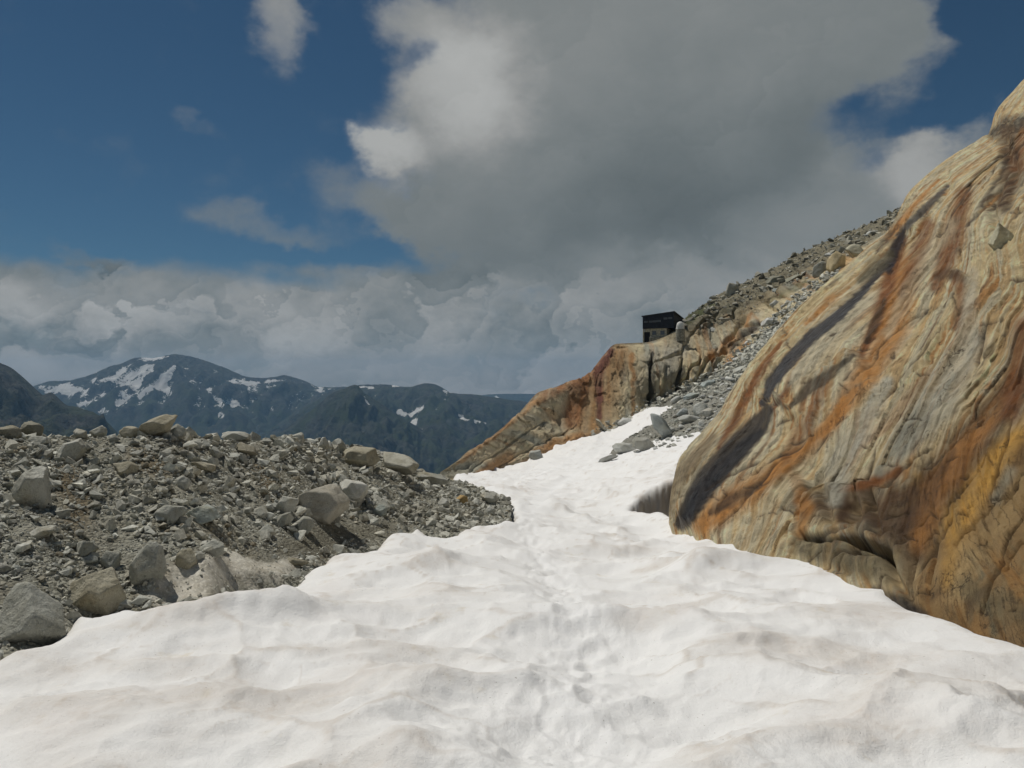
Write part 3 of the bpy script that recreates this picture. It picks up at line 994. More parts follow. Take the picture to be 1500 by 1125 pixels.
    # ---- stains, with shade painted into the undercuts
    ones = np.ones(PX.shape, np.float32)
    st1 = fbm(U * 1.0, V * 0.08, 21.0, 5)
    st2 = fbm(U * 3.0, V * 0.14, 33.0, 5)
    st3 = fbm(U * 0.45, V * 0.12, 51.0, 3)
    mott = fbm(X3 * 1.6, Y3 * 1.6, Z3 * 1.6, 5)
    mot2 = fbm(X3 * 5, Y3 * 5, Z3 * 5, 4)
    pale, grey, tan = np.array((.60, .475, .265)), np.array((.46, .43, .315)), np.array((.47, .32, .15))
    rust, orange, brown = np.array((.21, .080, .022)), np.array((.44, .20, .050)), np.array((.090, .048, .020))
    dark, olive = np.array((.030, .026, .024)), np.array((.155, .125, .065))
    b1 = fbm(U * 1.25 + .25 * mott, V * .045, 61.0, 3) + .12 * mot2
    b2 = fbm(U * 3.0 + .5 * mott, V * .16, 81.0, 4) + .14 * mot2
    b3 = fbm(U * 6.5 + .8 * mott, V * .50, 91.0, 3) + .12 * mot2
    c = lerp3(np.broadcast_to(pale, PX.shape + (3,)).astype(np.float32), grey, .65 * sstep(.02, .16, b1 + .5 * st3))
    c = lerp3(c, tan, .85 * sstep(.04, .14, -b1 + .3 * st3))
    c = lerp3(c, (.69, .58, .37), .8 * sstep(.10, .20, b2))
    c = lerp3(c, orange, .75 * sstep(.12, .22, -b2 + .35 * st1) * sstep(-.12, .12, fbm(U * .5, V * .2, 101, 3)))
    c = lerp3(c, brown, .55 * sstep(.30, .40, -b2 + .3 * b1))
    c = lerp3(c, c * .78, .7 * sstep(.10, .20, b3))
    c = lerp3(c, c * 1.18, .8 * sstep(.08, .18, -b3))
    P2X, P2Y = proj(G)
    sx = P2X + 3.5 * fbm(U * 1.2, V * .35, 3, 4) + 2.5 * mot2
    sy = P2Y + 3.5 * fbm(U * 1.2, V * .35, 7, 4) + 2.5 * mot2

    def paint(col, pts, w, k=1.0, soft=0.7, grain=0.5):
        nonlocal c
        f = stroke(sx, sy, pts, w, soft) * np.clip(k * (1 + grain * (1.0 * st2 + 1.1 * mott)), 0, 1)
        c = lerp3(c, col, f)

    # lower right: brown and ochre water stains all over
    zone = sstep(1270, 1430, sx + (sy - 760) * 0.35 + 60 * st1) * sstep(550, 730, sy + 60 * mott)
    c = lerp3(c, lerp3(np.broadcast_to(np.array((.26, .145, .046)), c.shape).astype(np.float32), olive, sstep(-.1, .3, st1 + mott)), zone * 0.85)
    c = lerp3(c, (.37, .18, .045), zone * 0.6 * sstep(.08, .38, mott + st2 * 0.6))
    c = lerp3(c, (.40, .27, .115), zone * 0.75 * sstep(.10, .36, fbm(X3 * 1.1 + 9, Y3 * 1.1, Z3 * 1.1, 4)))
    c = lerp3(c, brown, zone * 0.7 * sstep(.18, .42, fbm(X3 * 1.3 + 29, Y3 * 1.3, Z3 * 1.3, 4)))
    gold = (.56, .31, .065)
    paint(gold, [(1490, 640), (1440, 705), (1400, 770), (1392, 850)], [22, 26, 26, 16], .7, .9, .9)
    paint(gold, [(1345, 700), (1330, 745), (1352, 800)], [10, 16, 12], .8, .8, .8)
    paint(brown, [(1420, 655), (1375, 705), (1352, 760), (1350, 820)], [10, 20, 20, 10], .75, .9, .9)
    paint(brown, [(1500, 655), (1470, 720), (1440, 770)], [14, 12, 8], .5, .9, .9)
    paint((.42, .29, .13), [(1500, 700), (1465, 760), (1420, 810), (1400, 870)], [16, 26, 26, 16], .7, .9, .9)
    paint((.36, .34, .25), [(1480, 690), (1458, 730)], [10, 9], .6, .9, .6)
    paint(olive, [(1420, 860), (1460, 890), (1500, 900)], [20, 26, 20], .6, .9, .8)
    # foot of the slab
    paint(brown, [(1180, 740), (1240, 735), (1300, 740), (1340, 790)], [24, 40, 46, 40], .75)
    paint(olive, [(1175, 800), (1230, 810), (1290, 830)], [18, 26, 30], .8)
    paint(orange, [(1165, 700), (1180, 745), (1172, 780)], [10, 14, 10], .7)
    paint(brown, [(1225, 712), (1238, 745), (1232, 760)], [10, 12, 8], .95)
    paint(dark, [(1285, 868), (1320, 886), (1352, 900)], [10, 16, 8], .8)  # shadow of the base undercut, painted into the colour
    paint(brown, [(1500, 562), (1445, 617), (1395, 680), (1340, 735), (1300, 770)], [22, 30, 34, 40, 34], .8)
    paint(orange, [(1470, 590), (1420, 650), (1370, 720), (1345, 800)], [12, 18, 22, 16], .6)
    paint(rust, [(1317, 690), (1275, 708), (1232, 716)], [10, 9, 6], .8)
    # rust runs
    paint(orange, [(1322, 395), (1302, 480), (1270, 545), (1232, 600)], [26, 30, 24, 14], .85)
    paint(rust, [(1322, 350), (1300, 420), (1284, 470), (1262, 520)], [8, 12, 9, 5], .9)
    paint(brown, [(1296, 440), (1284, 468), (1268, 500)], [4, 8, 4], .9)
    paint(orange, [(1235, 600), (1185, 655), (1120, 702), (1062, 742), (1030, 768)], [9, 14, 18, 24, 18], .9)
    paint(rust, [(1210, 560), (1180, 620), (1150, 668)], [10, 14, 8], .6)
    paint(brown, [(1112, 708), (1070, 733), (1042, 750)], [5, 12, 6], .85)
    paint(orange, [(1252, 570), (1200, 640), (1150, 690)], [6, 9, 5], .7)
    paint(rust, [(1052, 655), (1075, 618), (1112, 545), (1145, 500)], [4, 8, 7, 3], .9)
    paint(orange, [(1180, 475), (1215, 440), (1245, 420)], [3, 6, 2], .9)
    paint(rust, [(1130, 600), (1150, 575), (1158, 548)], [3, 5, 2], .8)
    paint(rust, [(1172, 600), (1180, 575), (1188, 555)], [3, 6, 2], .7)
    paint(orange, [(1302, 348), (1340, 300), (1375, 262)], [7, 5, 2], .8)
    paint(rust, [(1412, 285), (1395, 350), (1372, 420)], [14, 20, 10], .8)
    paint(rust, [(1360, 330), (1340, 390), (1322, 430)], [12, 16, 8], .75)
    paint(rust, [(1402, 405), (1412, 440), (1398, 480)], [10, 13, 5], .8)
    paint(brown, [(1372, 405), (1392, 400), (1425, 415)], [6, 11, 4], .7)
    paint(rust, [(1480, 600), (1490, 540), (1500, 480)], [20, 16, 20], .8)
    paint(rust, [(1360, 545), (1310, 610), (1262, 655)], [8, 12, 5], .45)
    # clean grey runs
    paint((.44, .42, .33), [(1300, 560), (1262, 625), (1232, 680), (1222, 730)], [10, 20, 22, 14], .75)
    paint((.42, .41, .33), [(1425, 500), (1372, 590), (1322, 650)], [22, 36, 22], .7)
    paint((.27, .26, .20), [(1345, 610), (1320, 650), (1290, 690)], [20, 20, 10], .6)
    paint((.52, .46, .33), [(1425, 400), (1418, 470), (1402, 540)], [10, 14, 10], .8)
    paint((.52, .44, .29), [(1390, 330), (1330, 420), (1300, 490)], [14, 10, 8], .5)
    paint((.46, .41, .29), [(1262, 440), (1215, 490), (1165, 555)], [22, 26, 18], .6)
    paint((.50, .42, .27), [(1085, 800), (1150, 720), (1200, 650)], [14, 16, 8], .45)
    # dark runnels: damp rock, plus the undercut face's shade painted into its colour
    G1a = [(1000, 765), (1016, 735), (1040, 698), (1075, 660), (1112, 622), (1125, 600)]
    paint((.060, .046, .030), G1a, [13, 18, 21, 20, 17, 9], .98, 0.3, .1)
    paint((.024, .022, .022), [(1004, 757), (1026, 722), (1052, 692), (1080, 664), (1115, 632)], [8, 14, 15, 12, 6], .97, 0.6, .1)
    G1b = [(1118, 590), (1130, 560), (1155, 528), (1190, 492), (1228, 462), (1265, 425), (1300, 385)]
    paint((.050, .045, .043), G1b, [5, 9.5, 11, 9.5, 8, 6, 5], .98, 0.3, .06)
    paint((.075, .072, .066), [(1325, 335), (1355, 305), (1388, 272)], [6, 7, 3], .9, .5, .1)
    paint((.02, .017, .02), [(1302, 395), (1310, 365), (1322, 342)], [7, 10, 7], .95, .4, .05)
    paint((.10, .085, .045), [(1262, 410), (1285, 388), (1302, 372)], [8, 14, 8], .85)
    paint((.055, .045, .03), [(1160, 592), (1185, 568), (1215, 548), (1250, 520)], [4, 10, 9, 3], .85, .5, .2)  # shade beneath the overhanging nose, painted in dark
    paint(dark, [(1456, 195), (1475, 182), (1500, 178)], [9, 15, 12], .75, .7, .9)
    paint(brown, [(1475, 195), (1485, 250), (1470, 300)], [16, 18, 14], .8, .7, .8)
    paint(rust, [(1500, 195), (1490, 240)], [10, 14], .7)
    paint(brown, [(1340, 760), (1372, 700), (1400, 660)], [20, 10, 4], .5)
    # left strip, a duller brown
    paint((.24, .185, .11), [(975, 745), (985, 708), (1010, 680), (1045, 640)], [14, 17, 14, 7], .9, .8, .3)
    c = lerp3(c, (.055, .035, .02), seam_mask * .8)
    c *= (1.14 + 0.36 * mot2 + 0.36 * mott)[..., None]
    wet = np.maximum(stroke(sx, sy, G1a, 24), np.maximum(stroke(sx, sy, G1b, 11), stroke(sx, sy, [(1180, 815), (1240, 790), (1340, 800), (1400, 720), (1490, 590)], [16, 30, 40, 24, 16])))
    wet = np.clip(wet * (0.7 + 1.0 * st2 + .6 * mott), 0, 1)
    return G, dict(c_colour=np.clip(c, 0.008, .72), wet=wet, flow_u=U, flow_v=V), N


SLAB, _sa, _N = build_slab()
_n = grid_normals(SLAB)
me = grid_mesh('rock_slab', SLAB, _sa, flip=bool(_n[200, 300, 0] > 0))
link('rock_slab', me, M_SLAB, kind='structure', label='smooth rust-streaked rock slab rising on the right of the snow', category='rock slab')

# ------------------------------------------------------------------ hillside with the cliff under the hut
HILL = [
    # behind the foot: buried in snow or hidden in the gully
    [(640, 716, 58), (700, 706, 74), (745, 698, 86), (797, 680, 96), (867, 655, 107), (910, 640, 112), (953, 622, 117), (990, 618, 112), (1030, 612, 100), (1075, 600, 92), (1130, 540, 92), (1230, 460, 95), (1300, 420, 100), (1450, 330, 110)],
    # foot of the cliff and of the boulder run
    [(643, 702, 62), (700, 692, 77), (742, 683, 90), (798, 663, 100), (868, 637, 112), (912, 619, 119), (955, 590, 127), (995, 572, 131), (1035, 556, 133), (1075, 532, 132), (1125, 490, 130), (1205, 428, 130), (1285, 372, 132), (1450, 250, 140)],
    # middle of the cliff
    [(644, 696, 63), (698, 674, 81), (745, 645, 95), (800, 622, 107), (862, 585, 121), (908, 560, 126), (955, 545, 131), (995, 535, 135), (1035, 524, 138), (1082, 504, 140), (1130, 466, 141), (1208, 408, 143), (1287, 358, 145), (1450, 240, 150)],
    # brow
    [(645, 692, 64), (700, 656, 84), (748, 620, 98), (795, 583, 112), (858, 552, 126), (900, 512, 133), (940, 507, 140), (985, 500, 142), (1035, 486, 147), (1088, 470, 150), (1140, 432, 152), (1212, 390, 154), (1288, 345, 156), (1450, 232, 160)],
    [(646, 690.5, 64.5), (702, 652, 86), (752, 613, 101), (790, 577, 116), (858, 549, 129), (905, 505, 138), (945, 504, 145), (984, 490, 145.5), (1024, 464, 152), (1085, 436, 163), (1142, 405, 166), (1214, 368, 168), (1290, 332, 170), (1450, 222, 174)],
    # skyline
    [(647, 690, 65), (703, 651, 88), (755, 610, 104), (789, 576, 119), (860, 549, 132), (906, 504, 141), (947, 503, 151), (984, 484, 158), (1015, 459, 168), (1062, 428, 178), (1115, 404, 184), (1190, 364, 190), (1300, 316, 196), (1450, 215, 200)],
]


def build_hill():
    nu = 620
    rows = []
    for fl in HILL:
        fl = np.array(fl, float)
        q = hermite(fl, np.arange(len(fl)), np.linspace(0, len(fl) - 1, nu))
        rows.append(P(q[:, 0], q[:, 1], q[:, 2]))
    rows = [rows[0] + np.array([5.0, -16, -15])] + rows
    r = rows[-1]
    sh = np.linspace(0, 1, nu)[:, None]
    rows += [r + np.array([1.5, 9, -3.0]), r + np.array([6, 32, -30.0])]
    t = np.array([-1, 0, 1, 2.6, 4.0, 5.0, 6.0, 6.6, 7.6])
    vs = np.concatenate([np.linspace(a, b, n, endpoint=False) for a, b, n in ((-1, 0, 14), (0, 1, 30), (1, 2.6, 74), (2.6, 4, 72), (4, 5, 50), (5, 6, 50), (6, 6.6, 12), (6.6, 7.6, 8))] + [[7.6]])
    G = hermite(np.array(rows), t, vs)
    base = G.copy()
    PX, PY = proj(base)
    N = grid_normals(G)
    if N[100, 250, 1] > 0:
        N = -N
    X, Y, Z = base[..., 0], base[..., 1], base[..., 2]
    tv = np.broadcast_to(vs[:, None], PX.shape)
    wx = PX + 5 * fbm(X * .15, Y * .15, Z * .15, 3)
    wy = PY + 5 * fbm(X * .15 + 50, Y * .15, Z * .15, 3)
    cliffy = sstep(0.9, 1.2, tv) * sstep(5.4, 4.2, tv)
    # smooth rounded ribs on the low left slab, vertical flutes on the wall, blocks above
    lowl = sstep(850, 790, PX)
    wall = (1 - lowl) * cliffy
    lat = X - 0.12 * Y
    h = 0.8 * fbm(X * 0.10, Y * 0.10, Z * 0.10, 3)
    h += wall * (0.22 * fbm(lat * 0.30, Z * 0.09, 1.1, 4) + 0.10 * ridged(lat * 0.9, Z * 0.3, 4.4, 3) + .25 * fbm(X * .5, Y * .5, Z * .5, 5, .6))
    pw, pz = X + 1.2 * fbm(X * .3, Y * .3, Z * .3, 4), Z + 1.2 * fbm(X * .3 + 7, Y * .3, Z * .3, 4)
    h += wall * (.38 * plates(pw * .30, pz * .16, 3) + .16 * plates(pw * .8, pz * .5, 8))
    h += lowl * cliffy * (.28 * plates((X * .6 + Z) * .4, Y * .05 + pz * .1, 3) + .12 * plates(pw * .6, pz * .8 + Y * .1, 6) + .2 * fbm(X * .5, Y * .5, Z * .5, 5, .6))
    e1, e2 = worley(lat * 0.16 + .5 * fbm(X * .2, Z * .2, 2, 2), Z * 0.16 + .5 * fbm(X * .2, Z * .2, 6, 2), 5)
    h -= wall * sstep(0.12, 0.0, e2 - e1) * 1.0 * sstep(930, 960, PX)
    h += lowl * cliffy * (0.55 * fbm((X * .6 + Z) * 0.35, Y * 0.05, 3.1, 3) + 0.35 * ridged((X * .55 + Z * 1.2) * .5, Y * .04, 1.1, 2))
    upper = sstep(3.6, 4.4, tv) * sstep(960, 1000, PX)
    f1, f2 = worley(X * 0.33, Z * 0.5 + Y * 0.1, 9)
    h += upper * (0.9 * fbm(X * .35, Y * .2, Z * .35, 4) + 0.5 * (f2 - f1))

    def groove(pts, w, depth):
        nonlocal h
        d, _, _ = seg_dist(wx, wy, pts)
        h = h - depth * np.exp(-(d / w)**2)
    groove([(955, 512), (953, 550), (948, 600)], 1.7, 1.2)
    groove([(975, 540), (972, 590)], 2.2, .6)
    groove([(1002, 500), (998, 540), (992, 575)], 1.7, .8)
    groove([(1003, 500), (1030, 470), (1060, 448)], 2.2, .8)
    groove([(1018, 560), (1040, 520), (1075, 500), (1100, 485)], 2.6, 1.0)
    groove([(1040, 545), (1058, 520), (1072, 510)], 3, 1.2)
    groove([(790, 590), (820, 610), (836, 640)], 3, .7)
    groove([(690, 690), (760, 640), (800, 615)], 2.0, .3)
    groove([(720, 690), (780, 655), (840, 625)], 2.0, .3)
    groove([(1090, 470), (1075, 490), (1060, 500)], 3, 1.2)
    sky_t = (sstep(6.1, 5.5, tv) * 0.8 + 0.2) * (1 - .85 * stroke(PX, PY, [(935, 505), (975, 497), (1000, 478)], 26, .6))
    G = base + N * (h * sky_t * sstep(0.2, 1.1, tv) * np.clip(Y / 130, .35, 1))[..., None]

    st1 = fbm(lat * 0.35, Z * 0.035, 2.0, 4)
    st2 = fbm(lat * 0.9, Z * 0.06, 5.0, 4)
    mott = fbm(X * .25, Y * .25, Z * .25, 5)
    band = fbm((X * .55 + Z * 1.1) * 0.5, Y * .03, 4.0, 4)
    pale, grey = np.array((.40, .335, .21)), np.array((.29, .28, .215))
    rust, brown, orange = np.array((.20, .09, .034)), np.array((.10, .062, .036)), np.array((.31, .165, .065))
    c = lerp3(np.broadcast_to(pale, PX.shape + (3,)).astype(np.float32), grey, sstep(-.1, .3, st1 + .4 * mott))
    c = lerp3(c, orange, .65 * sstep(.1, .4, st2 + .5 * st1))
    c = lerp3(c, brown, .45 * sstep(.28, .55, st2))
    # low slab: pale bands with rust
    c = lerp3(c, lerp3(lerp3(np.broadcast_to(np.array((.40, .335, .22)), c.shape).astype(np.float32), grey, sstep(0, .3, band)), orange, .75 * sstep(.18, .42, fbm((X * .55 + Z * 1.1) * 0.6, Y * .03, 14.0, 4))), lowl * cliffy)
    sx, sy = PX + 5 * fbm(X * .4, Y * .4, Z * .4, 3), PY + 5 * fbm(X * .4 + 9, Y * .4, Z * .4, 3)

    def paint(col, pts, w, k=1.0, soft=.7, grain=.5):
        nonlocal c
        c = lerp3(c, col, stroke(sx, sy, pts, w, soft) * np.clip(k * (1 + grain * (1.5 * st2 + mott)), 0, 1))
    paint((.27, .155, .065), [(905, 520), (880, 560), (865, 615)], [20, 34, 30], .85)
    paint(rust, [(870, 540), (850, 570), (838, 610)], [12, 18, 16], .85)
    paint((.12, .045, .03), [(895, 512), (876, 545), (880, 610)], [6, 9, 4], .9)
    paint(rust, [(800, 580), (830, 565), (858, 556)], [8, 10, 8], .8)
    paint(orange, [(672, 678), (720, 642), (790, 582)], [3, 4, 6], .7)
    paint(orange, [(860, 640), (820, 648), (780, 665)], [7, 10, 6], .8)
    paint(orange, [(745, 668), (722, 685), (700, 696)], [10, 12, 7], .8)
    paint(rust, [(800, 600), (815, 615)], [4, 6], .4)
    paint(orange, [(925, 520), (930, 560), (925, 610)], [4, 4, 3], .8)
    paint((.30, .26, .18), [(945, 530), (940, 580)], [12, 12], .6)
    paint((.29, .27, .21), [(1000, 505), (975, 525), (985, 545)], [16, 22, 14], .8)
    paint((.03, .028, .02), [(955, 515), (953, 550), (950, 600)], [2, 5, 4], .9, .5, .1)
    paint((.035, .032, .022), [(1000, 535), (992, 570)], [3, 6], .9, .5, .2)
    paint((.07, .065, .03), [(960, 600), (985, 585), (1010, 560)], [5, 7, 5], .7)
    paint(orange, [(1040, 520), (1062, 505), (1080, 490)], [7, 8, 5], .8)
    paint(orange, [(1060, 545), (1075, 525), (1092, 505)], [6, 9, 6], .85)
    paint((.05, .04, .03), [(1075, 505), (1095, 488), (1112, 475)], [5, 9, 6], .8)
    paint((.30, .24, .14), [(1080, 470), (1105, 452), (1125, 438)], [7, 11, 8], .8)
    paint(orange, [(1088, 480), (1100, 465)], [4, 5], .8)
    paint((.36, .22, .09), [(1230, 395), (1240, 380)], [6, 10], .8)
    # slope above: lichen-grey and turf
    c = lerp3(c, lerp3(np.broadcast_to(np.array((.25, .225, .15)), c.shape).astype(np.float32), (.13, .12, .07), sstep(0, .35, mott)), upper * sstep(4.3, 4.7, tv) * .9)
    paint((.072, .082, .024), [(1004, 470), (1022, 458), (1048, 443)], [6, 7, 3], .95, .6, .2)
    paint((.08, .075, .03), [(1120, 445), (1160, 425), (1190, 412)], [4, 6, 4], .6)
    # rubble ground in the gully
    gul = sstep(1.35, 1.0, tv) * sstep(930, 985, PX)
    c = lerp3(c, (.26, .255, .215), gul)
    c *= (1 + .25 * fbm(X * 1.2, Y * 1.2, Z * 1.2, 4))[..., None]
    c *= 1 + .80 * (cliffy * (1 - upper))[..., None]
    wet = np.zeros(PX.shape)
    return G, dict(c_colour=np.clip(c, .01, .72), wet=wet, flow_u=lat, flow_v=Z * 1.0 + Y * .2)


HILLG, _ha = build_hill()
_n = grid_normals(HILLG)
me = grid_mesh('hillside', HILLG, _ha, flip=bool(_n[100, 250, 1] > 0))
link('hillside', me, M_CLIFF, kind='structure', label='rocky hillside with a rust-streaked cliff below the dark hut', category='hillside')

# ------------------------------------------------------------------ moraine on the left
CREST = [(-1100, 545, 7), (-420, 590, 9), (-200, 612, 10), (0, 634, 11.5), (60, 640, 11.8), (150, 642, 12.3), (240, 638, 13), (300, 646, 14), (345, 648, 15), (430, 646, 17.5), (500, 657, 20), (560, 667, 22), (610, 690, 24), (650, 702, 26), (690, 711, 29), (725, 724, 28), (748, 738, 24)]


def build_moraine():
    nu = 360
    foot = []
    xs = np.array([-1100, -420, -200, 0, 60, 150, 240, 300, 345, 430, 500, 560, 610, 650, 690, 725, 748])
    fy = np.array([1230, 1060, 1005, 955, 942, 906, 900, 897, 868, 842, 808, 792, 780, 779, 767, 765, 762])
    for px, py in zip(xs, fy):
        d = snow_depth_at(px, py)
        foot.append((px, py, d))
    foot = np.array(foot, float)
    crest = np.array(CREST, float)
    q = np.linspace(0, len(xs) - 1, nu)
    f = hermite(foot, np.arange(len(xs)), q)
    c = hermite(crest, np.arange(len(xs)), q)
    Pf, Pc = P(f[:, 0], f[:, 1], f[:, 2]), P(c[:, 0], c[:, 1], c[:, 2])
    Pf[:, 2] -= 0.16
    near = Pf + np.column_stack([np.full(nu, .45), np.full(nu, -.8), np.full(nu, -.30)])
    m1 = Pf * .65 + Pc * .35 + np.array([0, 0, .04])
    m2 = Pf * .28 + Pc * .72 + np.array([0, 0, .06])
    b1 = Pc + np.array([-.4, 1.8, -.35])
    b2 = Pc + np.array([-3, 8, -5.0])
    b3 = Pc + np.array([-10, 26, -24.0])
    vs = np.concatenate([np.linspace(a, b, n, endpoint=False) for a, b, n in ((0, 1, 16), (1, 2, 80), (2, 3, 80), (3, 4, 60), (4, 5, 14), (5, 6, 8), (6, 7, 6))] + [[7]])
    G = hermite(np.array([near, Pf, m1, m2, Pc, b1, b2, b3]), np.arange(8.), vs)
    X, Y = G[..., 0], G[..., 1]
    PX, PY = proj(G)
    tv = np.broadcast_to(vs[:, None], X.shape)
    ice = np.maximum(stroke(PX, PY, [(235, 868), (300, 852), (350, 835)], [32, 42, 26], .8), stroke(PX, PY, [(345, 845), (400, 835), (430, 820)], [34, 30, 16], .8))
    silt = np.maximum(stroke(PX, PY, [(415, 800), (480, 785), (540, 780), (570, 770)], [26, 24, 20, 12], .8), ice)
    h = 0.20 * fbm(X * .55, Y * .55, 1.5, 3) + 0.05 * fbm(X * 3, Y * 3, 4.5, 3) * (1 - ice)
    h += ice * (.22 * fbm(X * 1.5, Y * 1.5, 9.5, 3) + .04)
    G[..., 2] += h * sstep(0.6, 1.3, tv) * (1 - .75 * np.exp(-((tv - 4) / .35)**2))
    mott = fbm(X * 1.1, Y * 1.1, 3.3, 4)
    c = lerp3(np.broadcast_to(np.array((.32, .315, .265)), X.shape + (3,)).astype(np.float32), (.25, .235, .185), sstep(-.1, .3, mott))
    c = lerp3(c, (.20, .19, .15), silt)
    pal = np.clip(ice * sstep(-.1, .22, fbm(X * 2.0, Y * 2.0, 6.1, 4) + .6 * ice - .2), 0, 1)
    c = lerp3(c, (.60, .57, .49), pal * .95)
    # brown earth under the crest blocks
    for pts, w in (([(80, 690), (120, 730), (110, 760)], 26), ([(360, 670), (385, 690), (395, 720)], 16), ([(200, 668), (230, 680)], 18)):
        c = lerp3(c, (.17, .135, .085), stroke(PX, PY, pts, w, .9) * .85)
    return G, dict(c_colour=np.clip(c, 0.01, .6), wet=np.clip(ice, 0, 1)), ice, silt, tv


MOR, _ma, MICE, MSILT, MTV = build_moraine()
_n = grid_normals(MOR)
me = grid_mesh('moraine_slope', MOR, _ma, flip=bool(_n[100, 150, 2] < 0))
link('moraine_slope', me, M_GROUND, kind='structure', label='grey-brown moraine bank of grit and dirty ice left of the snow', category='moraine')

# ------------------------------------------------------------------ far mountains and valley


def build_range(name, crest, label, nu, drop_py, reach, amp, seed, snow=None, snow_bias=0.0, grassy=1.0, jag=1.0):
    """a mountain range: crest polyline (px, py, distance); its face falls towards the viewer down to drop_py"""
    cr = np.array(crest, float)
    cx = np.linspace(cr[0, 0], cr[-1, 0], nu)
    k = hermite(cr[:, 1:], cr[:, 0], cx)
    d0 = k[:, 1]
    # crest gets its own small teeth
    jn = fbm(cx / 26.0, np.full(nu, seed * 3.1), 0, 5) * 5.0 * jag + ridged(cx / 9.0, np.full(nu, seed * 1.7), 0, 3) * 1.5 * jag
    Pc = P(cx, k[:, 0] - jn * .55, d0)
    nv = 104
    t = np.linspace(0, 1, nv)[:, None]
    zf = EYE + (562 - drop_py) / F * (d0 - reach)
    X = Pc[:, 0][None] * (1 - t * reach / d0[None])
    Y = d0[None] - reach * t
    prof = t**0.86
    Z = Pc[:, 2][None] * (1 - prof) + zf[None] * prof
    q = 1.0 / (reach * 0.30)
    sp = ridged(X * q * 1.5 + .3 * fbm(X * q, Y * q, seed, 2), Y * q * .6, seed * 2.3, 5, .52)
    Z = Z + amp * (sp - .55) * sstep(0, .22, t) * (1 - .4 * t) + amp * (.25 * fbm(X * q * 3, Y * q * 3, seed, 4) + .22 * (ridged(X * q * 6 + fbm(X * q * 2, Y * q * 2, seed, 2), Y * q * 2.2, seed * 4.1, 4, .55) - .5)) * sstep(0, .12, t)
    G = np.stack([X, Y, Z], -1)
    back = G[:1] + np.array([0, reach * .5, -reach * .28])
    G = np.concatenate([back, G], 0)
    PX, PY = proj(G)
    sn = -.25 + snow_bias * sstep(650, 570, PY)
    r = np.random.default_rng(seed)
    wx, wy = PX + 5 * fbm(G[..., 0] / 300, G[..., 1] / 300, seed, 3), PY + 2.5 * fbm(G[..., 0] / 260, G[..., 2] / 160, seed + 5, 3)
    for pts, w, kk in (snow or []):
        big_ = (max(w) if isinstance(w, list) else w) >= 7
        sn = np.maximum(sn, -.25 + kk * (1.08 if big_ else .95) * stroke(wx, wy, pts, w, .9))
    gv, gu = np.gradient(G[..., 2], axis=0), np.gradient(G[..., 2], axis=1)
    gz = G[..., 2]
    conc = np.zeros_like(gz)
    conc[:, 6:-6] = (gz[:, 12:] + gz[:, :-12]) / 2 - gz[:, 6:-6]
    sn = sn + np.clip(conc / (amp * .05), -1, 1) * .22
    sn = sn + .16 * fbm(G[..., 0] / 420 + 3, G[..., 1] / 420, seed, 4) + .10 * ridged(G[..., 0] / 170, G[..., 1] / 300, seed, 3)
    n = grid_normals(G)
    steep = 1 - np.abs(n[..., 2])
    hz = sstep(520, 640, PY)
    grass = np.clip(grassy * (.35 + .8 * hz - .7 * sstep(.45, .8, steep)), 0, 1)
    me = grid_mesh(name, G, dict(snow=sn, steep=steep, grass=grass), flip=bool(n[60, nu // 2, 2] < 0))
    return link(name, me, M_MOUNT, kind='structure', label=label, category='mountain')


build_range('far_plateau', [(640, 585, 14000), (700, 579, 14000), (735, 576.5, 14000), (785, 577, 14000), (800, 583, 14000), (900, 590, 14000), (1200, 600, 14000)],
            'distant flat-topped ridge at the right end of the horizon', 240, 690, 3000, 200, 11,
            [([(728, 581), (733, 585)], 3, 1.0)], jag=.4)
build_range('snowy_peak', [(-1100, 600, 10500), (-500, 560, 10500), (-200, 600, 10500), (0, 585, 10300), (45, 567, 10100), (70, 559, 10000), (110, 556, 10000), (150, 541, 9900), (185, 529, 9900), (200, 524, 9900), (225, 524, 9900), (255, 519, 9900), (285, 524, 9900), (315, 533, 9800), (345, 545, 9800),
                           (365, 552, 9800), (395, 553, 9900), (417, 549, 10000), (440, 556, 10000), (470, 567, 10000), (540, 566, 10000), (600, 570, 10000), (680, 590, 10000), (800, 620, 10000)],
            'broad blue mountain with snow streaks on its left shoulder', 620, 730, 3600, 420, 3,
            [([(60, 568), (110, 572), (150, 578)], [8, 12, 8], .85), ([(100, 585), (150, 590)], [8, 8], .55), ([(140, 560), (190, 548), (220, 540)], [8, 12, 10], .85), ([(175, 575), (200, 560), (212, 545)], [8, 12, 8], .9),
             ([(215, 572), (240, 552), (256, 536)], [10, 11, 5], .92), ([(190, 535), (205, 527), (250, 521)], [5, 6, 3], .9), ([(170, 590), (210, 575)], [10, 8], .6), ([(240, 568), (250, 574)], [6, 4], .95),
             ([(280, 558), (292, 566)], [3, 3], .95), ([(305, 570), (320, 585), (328, 592)], [4, 5, 3], .95), ([(333, 582), (346, 592)], [7, 8], .75), ([(340, 557), (360, 561), (380, 560)], [5, 5, 3], .9),
             ([(364, 568), (367, 582)], [3, 2], .95), ([(390, 558), (420, 556), (448, 561)], [3, 4, 2], .95), ([(445, 601), (452, 603)], [5, 3], .9), ([(440, 616), (455, 610)], [3, 3], .9), ([(320, 605), (335, 614)], [3, 3], .85),
             ([(140, 600), (170, 604)], [6, 5], .6), ([(395, 598), (402, 600)], [5, 4], .75), ([(205, 590), (215, 588)], [4, 4], .6)], snow_bias=.36, jag=.9)
